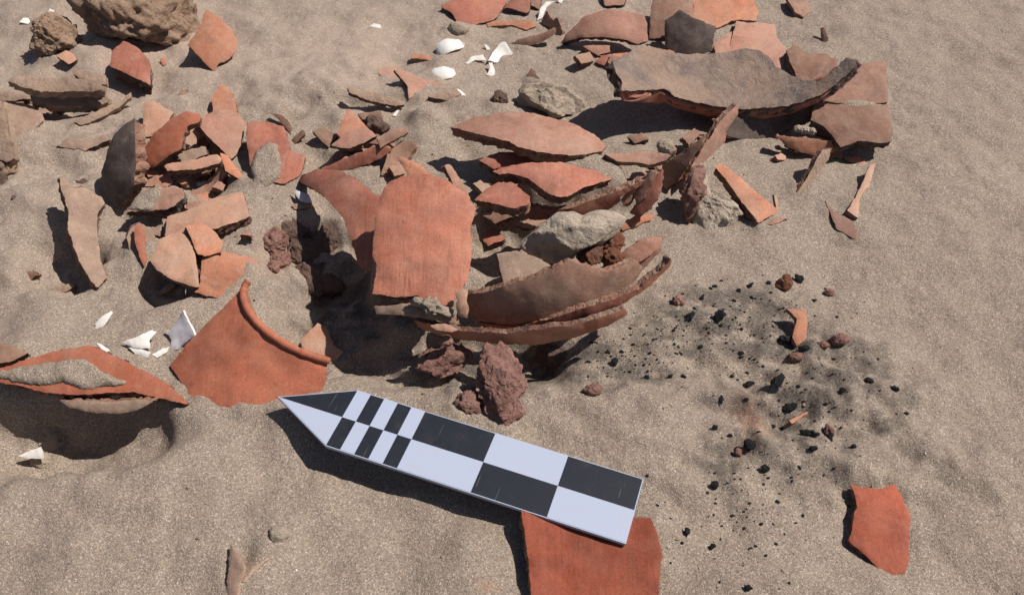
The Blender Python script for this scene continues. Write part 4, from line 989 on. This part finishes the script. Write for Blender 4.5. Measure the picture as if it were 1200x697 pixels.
RC = [(795,353,8,7,'round pink burnt crumb with a shadow beside the jar'), (984,398,10,7,'knobbly brown burnt crumb at the rim of the ash stain'), (932,418,9,5,'low brown burnt crumb in the ash stain'),
      (964,404,8,4,'flat pinkish burnt crumb beside the knobbly one'), (972,343,6,4,'small brown burnt crumb above the ash stain'), (695,457,11,7,'pink burnt crumb between the jar and the ash'),
      (971,506,6,9,'red brown burnt crumb beside the long charcoal splinter'), (865,530,4,6,'tiny orange crumb under the largest charcoal lump')]
for (x, y, w, h, lab) in RC:
    pl = [(x + w * math.cos(a) * (0.85 + 0.3 * random.random()), y + h * math.sin(a) * (0.85 + 0.3 * random.random())) for a in [i * math.pi / 5 for i in range(10)]]
    rock(lab, pl, h * 0.00035, 'rockpink', sub=4, amp=0.25, freq=2.4, name='burnt_crumb', cat='burnt clay', ncells=0.5)
sherd('thin terracotta splinter in the lower ash stain', [(925,492),(938,486),(947,482),(946,485),(934,493),(928,496)], (0.1,-0.3,0.95), (936,492), 0.002, t=0.003, mat='orange')

# small broken bits packed between the bigger pieces
BITS = [([(236,150),(246,158),(243,172),(232,168)], 'brown', 0.010, 'small brown bit wedged under the pink disc sherd'), ([(203,178),(214,173),(218,181),(208,187)], 'tan', 0.012, 'small tan bit under the smoky rimmed red sherd'),
        ([(222,200),(240,197),(244,204),(228,208)], 'brown', 0.004, 'small brown bit in front of the long broken slab'), ([(168,201),(178,197),(186,202),(174,207)], 'orange', 0.006, 'small orange bit beside the dark grey upright sherd'),
        ([(183,221),(193,222),(198,238),(188,238)], 'greypink', 0.012, 'small grey bit at the corner of the sand coated sherd'), ([(190,256),(199,260),(200,274),(192,278)], 'weather', 0.010, 'rough grey bit at the end of the dull orange notched sherd'),
        ([(396,176),(405,180),(398,188),(390,184)], 'brown', 0.006, 'small brown bit under the flat smoky grey sherd'), ([(412,142),(421,146),(415,153),(409,150)], 'pink', 0.008, 'small pink bit behind the pointed orange sherd'),
        ([(716,63),(727,66),(722,77),(712,73)], 'pink', 0.008, 'small pink bit touching the crusted bowl fragment'), ([(772,56),(790,60),(792,67),(775,66)], 'orange', 0.014, 'orange bit pinched between dark brown sherd and bowl'),
        ([(563,250),(585,246),(600,254),(580,262)], 'brown', 0.012, 'dark brown bit in the shade below the small red sherd'), ([(560,275),(580,268),(592,280),(572,288)], 'red', 0.006, 'red bit in the shade inside the broken jar'),
        ([(603,262),(625,254),(640,258),(622,268)], 'brown', 0.016, 'brown bit behind the pale grey stone'), ([(455,195),(470,192),(476,202),(462,206)], 'brown', 0.010, 'small brown bit behind the tall red jar wall'),
        ([(800,160),(814,150),(822,156),(808,170)], 'brown', 0.014, 'brown bit in the bowl shadow behind the tall thin sherd'), ([(735,160),(752,155),(760,163),(744,168)], 'brown', 0.006, 'brown bit in the bowl shadow near the crusted strip')]
for (p_, m_, h_, lab_) in BITS:
    sherd(lab_, p_, (random.uniform(-0.3, 0.3), random.uniform(-0.5, -0.1), 0.9), p_[3], h_, t=0.006, mat=m_, jag=1.3)
# chips too small and too buried to tell apart, packed between the bigger sherds
cr = random.Random(21)
for (cx0, cy0, sx_, sy_, n_) in ((205, 205, 45, 45, 14), (250, 290, 35, 30, 5), (70, 120, 45, 18, 6), (425, 165, 40, 22, 9), (590, 215, 40, 22, 7), (780, 195, 40, 25, 5), (940, 175, 40, 14, 5), (700, 60, 40, 14, 4)):
    for _ in range(n_):
        x_ = cr.gauss(cx0, sx_ * 0.6); y_ = cr.gauss(cy0, sy_ * 0.6); s_ = cr.uniform(5.5, 12)
        k_ = cr.choice((3, 4, 4, 5)); a0 = cr.uniform(0, 6.28)
        pp = [(x_ + s_ * 1.25 * math.cos(a0 + 6.283 * i / k_) * cr.uniform(0.7, 1.2), y_ + s_ * 0.75 * math.sin(a0 + 6.283 * i / k_) * cr.uniform(0.7, 1.2)) for i in range(k_)]
        sherd('small terracotta chip half buried between the bigger sherds', pp, (cr.uniform(-0.4, 0.5), cr.uniform(-0.5, 0.1), 0.85), (x_, y_), cr.uniform(0.004, 0.011), t=cr.uniform(0.004, 0.008),
              mat=cr.choice(('red', 'orange', 'brown', 'pink', 'tan', 'dullpink')), jag=1.3, group='small chips between the bigger sherds', drift=False)
# ------------------------------------------------------------------ charcoal
CHBIG = [  # x, y, length, width, angle (deg, image, counter-clockwise), label
    (909,450,40,12,58,'long upright charcoal splinter standing in the ash stain'), (878,520,22,20,0,'largest round charcoal lump'), (927,477,26,14,15,'ragged charcoal lump beside the standing splinter'),
    (948,507,38,8,-5,'long flat charcoal splinter beside the red brown crumb'), (973,510,8,20,10,'charcoal bit curving round the red brown crumb'), (920,397,22,14,0,'charcoal lump at the foot of the orange sherd'),
    (942,408,18,10,5,'bluish charcoal lump below the orange sherd'), (936,326,15,12,-20,'charcoal lump near the pinkish orange crumb'), (843,369,20,18,30,'broad ash grey charcoal piece'),
    (808,371,34,8,42,'long charcoal splinter in the upper ash stain'), (878,335,15,5,35,'thin charcoal splinter above the ash stain'), (1018,445,15,8,-20,'charcoal bit at the outer end of the stain, upper one'),
    (1049,455,15,8,-25,'charcoal bit at the outer end of the stain, lower one'), (987,457,11,11,0,'rounded charcoal nugget by itself'), (897,548,13,11,0,'rounded charcoal lump below the largest one'),
    (838,568,12,14,10,'squarish grey charcoal chip'), (953,525,16,9,10,'charcoal lump below the long flat splinter'), (877,450,20,8,8,'flat charcoal lump above the reddish sand'),
    (845,467,8,18,20,'curved charcoal splinter beside the reddish sand'), (838,500,11,8,20,'small rounded charcoal nugget near the curved splinter'), (805,623,15,10,60,'forked charcoal chip past the end of the scale'),
    (835,640,14,9,25,'branching charcoal chip in open sand'), (877,688,11,10,0,'angular charcoal chip in open near sand'), (758,442,9,8,0,'charcoal chip along the upper dark band'), (720,424,16,12,50,'ash grey charcoal flakes nearest the jar')]
def lump_poly(x, y, L, Wd, ang, rr):
    out = []; ca, sa = math.cos(math.radians(ang)), -math.sin(math.radians(ang))
    for i in range(12):
        a = i * math.pi / 6
        u = L / 2 * math.cos(a) * rr.uniform(0.75, 1.2); v = Wd / 2 * math.sin(a) * rr.uniform(0.7, 1.3)
        out.append((x + u * ca - v * sa, y + u * sa + v * ca))
    return out
rr = random.Random(5)
for (x, y, L, Wd, an, lab) in CHBIG:
    rock(lab, lump_poly(x, y, L * 0.78, Wd * 0.72, an, rr), 0.00025 * min(L, Wd) * 0.8, 'charcoal', sub=3, amp=0.3, freq=2.6, facet=9, depth=0.45, name='charcoal', cat='charcoal', group='charcoal scattered on the sand', ncells=0.6)
CHS = [(815,334),(832,338),(838,335),(894,322),(900,331),(885,349),(893,350),(880,348),(966,338),(954,351),(908,370),(905,382),(883,392),(893,396),(813,362),(794,371),(788,388),(795,407),(797,414),
       (868,419),(868,413),(739,385),(738,392),(731,397),(757,421),(762,414),(746,427),(738,435),(733,436),(755,428),(802,441),(858,441),(836,464),(875,437),(856,510),(923,449),(935,452),(875,468),
       (968,474),(985,501),(918,443),(954,493),(1050,484),(1062,485),(903,343),(860,352),(872,365),(918,360),(786,441),(770,420),(689,424),(700,411),(693,400),(712,412),(728,412),(742,404),(822,406),(830,390),
       (838,590),(875,597),(876,605),(891,613),(905,613),(932,612),(845,615),(885,640),(880,641),(870,663),(897,651),(909,637),(937,548),(900,560),(912,588),(976,549),(799,635),(758,557),(770,592),(786,660),(925,682),
       (1000,523),(893,430),(885,422),(845,382),(850,392),(823,350),(799,345),(866,340),(945,437),(960,420),(912,470),(905,500),(940,470),(998,480),(1012,412),(976,420),(846,330),(765,398),(775,388)]
for (x, y) in CHS:
    L = rr.uniform(3.0, 7.5); Wd = L * rr.uniform(0.35, 0.75)
    rock('small black charcoal fragment scattered on the sand', lump_poly(x + rr.uniform(-1, 1), y + rr.uniform(-1, 1), L, Wd, rr.uniform(-40, 40), rr), 0.0002 * Wd * 0.8, 'charcoal',
         sub=2, amp=0.3, freq=2.4, facet=6, depth=0.5, name='charcoal', cat='charcoal', group='small charcoal fragments on the sand')

def scatter(name, label, cat, mat, n, boxes, smin, smax, seed):
    """Grit too fine to count, one object."""
    r2 = random.Random(seed); bm = bmesh.new()
    for _ in range(n):
        bx = r2.choice(boxes)
        px = r2.gauss(bx[0], bx[2]); py = r2.gauss(bx[1], bx[3])
        p = gnd(px, py); s = r2.uniform(smin, smax) * (0.6 + 0.8 * r2.random() ** 3)
        ret = bmesh.ops.create_icosphere(bm, subdivisions=1, radius=s)
        sc = Vector((r2.uniform(0.6, 1.6), r2.uniform(0.6, 1.3), r2.uniform(0.5, 0.9)))
        for v in ret['verts']:
            q = Vector((v.co.x * sc.x, v.co.y * sc.y, v.co.z * sc.z)) * r2.uniform(0.75, 1.25)
            v.co = q + Vector((p[0], p[1], p[2] + s * 0.25))
    o = link_mesh(name, bm, [M[mat]])
    tag(o, label, cat, None, 'stuff')
scatter('charcoal_dust', 'black charcoal grit strewn over the ash stain', 'grit', 'charcoal', 800, [(850,375,50,16),(820,390,70,20),(900,410,60,30),(740,420,35,14),(950,470,45,40),(880,600,45,40)], 0.0004, 0.0009, 1)
scatter('pebble_grit', 'tiny dark and pale pebbles strewn over the sand', 'grit', 'rockgrey', 260, [(200,600,150,60),(600,650,250,40),(1000,250,150,180),(400,80,200,60),(1000,550,120,90),(60,250,60,80)], 0.0004, 0.0011, 9)
scatter('shell_grit', 'white shell grit sprinkled on the sand', 'grit', 'shell', 130, [(550,80,40,25),(200,120,150,60),(1050,200,80,120),(330,580,200,70),(1000,600,120,60)], 0.0003, 0.0007, 2)
scatter('ceramic_grit', 'red ceramic grit sprinkled round the broken jar', 'grit', 'rubble', 420, [(300,290,25,30),(700,300,40,20),(900,400,70,50),(540,470,30,14),(320,180,70,50),(230,200,60,60),(420,170,40,30),(800,200,50,30),(600,150,60,30)], 0.0004, 0.0010, 3)

# ------------------------------------------------------------------ the scale
def build_scale():
    o = CAM + np.array([-0.12058, 0.28160, -0.48450])
    ax = np.array([18.90, -6.54, -0.30]); ax /= np.linalg.norm(ax)
    ay = np.array([1.54, 4.44, -0.21]); ay -= ax * (ax @ ay); ay /= np.linalg.norm(ay)
    az = np.cross(ax, ay)
    Wd, TIP, L, TH = 0.0470, 0.0480, 0.20, 0.0028
    mtx = Matrix(((ax[0], ay[0], az[0], o[0]), (ax[1], ay[1], az[1], o[1]), (ax[2], ay[2], az[2], o[2]), (0, 0, 0, 1)))
    root = bpy.data.objects.new('scale_arrow', None); COL.objects.link(root); root.empty_display_size = 0.02
    root.matrix_world = mtx
    tag(root, 'black and white chequered arrow scale lying across the sand', 'scale bar')
    def plate(name, poly, z0, z1, mats, bev=0.0):
        bm = bmesh.new()
        b = [bm.verts.new((x, y, z0)) for x, y in poly]; t = [bm.verts.new((x, y, z1)) for x, y in poly]
        bm.faces.new(t).material_index = 0; bm.faces.new(list(reversed(b))).material_index = 1
        n = len(poly)
        for i in range(n):
            bm.faces.new([b[i], b[(i + 1) % n], t[(i + 1) % n], t[i]]).material_index = 1 if len(mats) > 1 else 0
        bmesh.ops.recalc_face_normals(bm, faces=list(bm.faces))
        me = bpy.data.meshes.new(name); bm.to_mesh(me); bm.free()
        for m in mats: me.materials.append(m)
        ob = bpy.data.objects.new(name, me); COL.objects.link(ob); ob.parent = root
        return ob
    h = Wd / 2
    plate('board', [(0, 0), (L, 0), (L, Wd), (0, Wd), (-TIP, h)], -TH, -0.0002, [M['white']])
    BD = 0.0006
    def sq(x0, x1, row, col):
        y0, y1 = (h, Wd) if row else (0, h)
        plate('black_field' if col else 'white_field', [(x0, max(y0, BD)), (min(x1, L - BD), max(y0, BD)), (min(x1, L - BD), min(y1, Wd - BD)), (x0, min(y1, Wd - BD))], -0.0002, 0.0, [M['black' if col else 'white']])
    for k in range(5):
        sq(k * 0.01, (k + 1) * 0.01, 1, k % 2 == 1)
        sq(k * 0.01, (k + 1) * 0.01, 0, k % 2 == 0)
    for k in range(3):
        sq(0.05 + k * 0.05, 0.10 + k * 0.05, 1, k % 2 == 0)
        sq(0.05 + k * 0.05, 0.10 + k * 0.05, 0, k % 2 == 1)
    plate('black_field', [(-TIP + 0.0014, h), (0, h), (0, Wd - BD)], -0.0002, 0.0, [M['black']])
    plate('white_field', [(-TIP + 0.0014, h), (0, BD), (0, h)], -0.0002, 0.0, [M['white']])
build_scale()

# ------------------------------------------------------------------ sand drifted up against everything that touches it
def drift_sand():
    me = bpy.data.objects['sand_ground'].data
    n = len(me.vertices)
    co = np.zeros(n * 3, np.float32); me.vertices.foreach_get('co', co); co = co.reshape(-1, 3)
    xs = axis_coords(-0.62, 0.62, 0.0016, 120.0); ys = axis_coords(-0.27, 0.47, 0.0016, 120.0)
    i0 = int(np.argmin(np.abs(xs + 0.62))); j0 = int(np.argmin(np.abs(ys + 0.27)))
    D = np.zeros((len(ys), len(xs)))
    P = np.concatenate(CONTACT)
    P = P[np.abs(P[:, 2] - ground(P[:, 0], P[:, 1])) < 0.0035]
    ii = i0 + np.round((P[:, 0] + 0.62) / 0.0016).astype(int); jj = j0 + np.round((P[:, 1] + 0.27) / 0.0016).astype(int)
    ok = (ii > 0) & (ii < len(xs) - 1) & (jj > 0) & (jj < len(ys) - 1)
    D[jj[ok], ii[ok]] = 1.0
    k = np.exp(-0.5 * (np.arange(-9, 10) / 3.2) ** 2); k /= k.sum()
    for ax in (0, 1): D = np.apply_along_axis(lambda r: np.convolve(r, k, 'same'), ax, D)
    X = co[:, 0].reshape(D.shape); Y = co[:, 1].reshape(D.shape)
    H = np.clip(D / 0.22, 0, 1) * (0.0022 + 0.0022 * pnoise(X * 45 + 3, Y * 45))
    co[:, 2] += H.ravel().astype(np.float32)
    me.vertices.foreach_set('co', co.ravel()); me.update()
drift_sand()
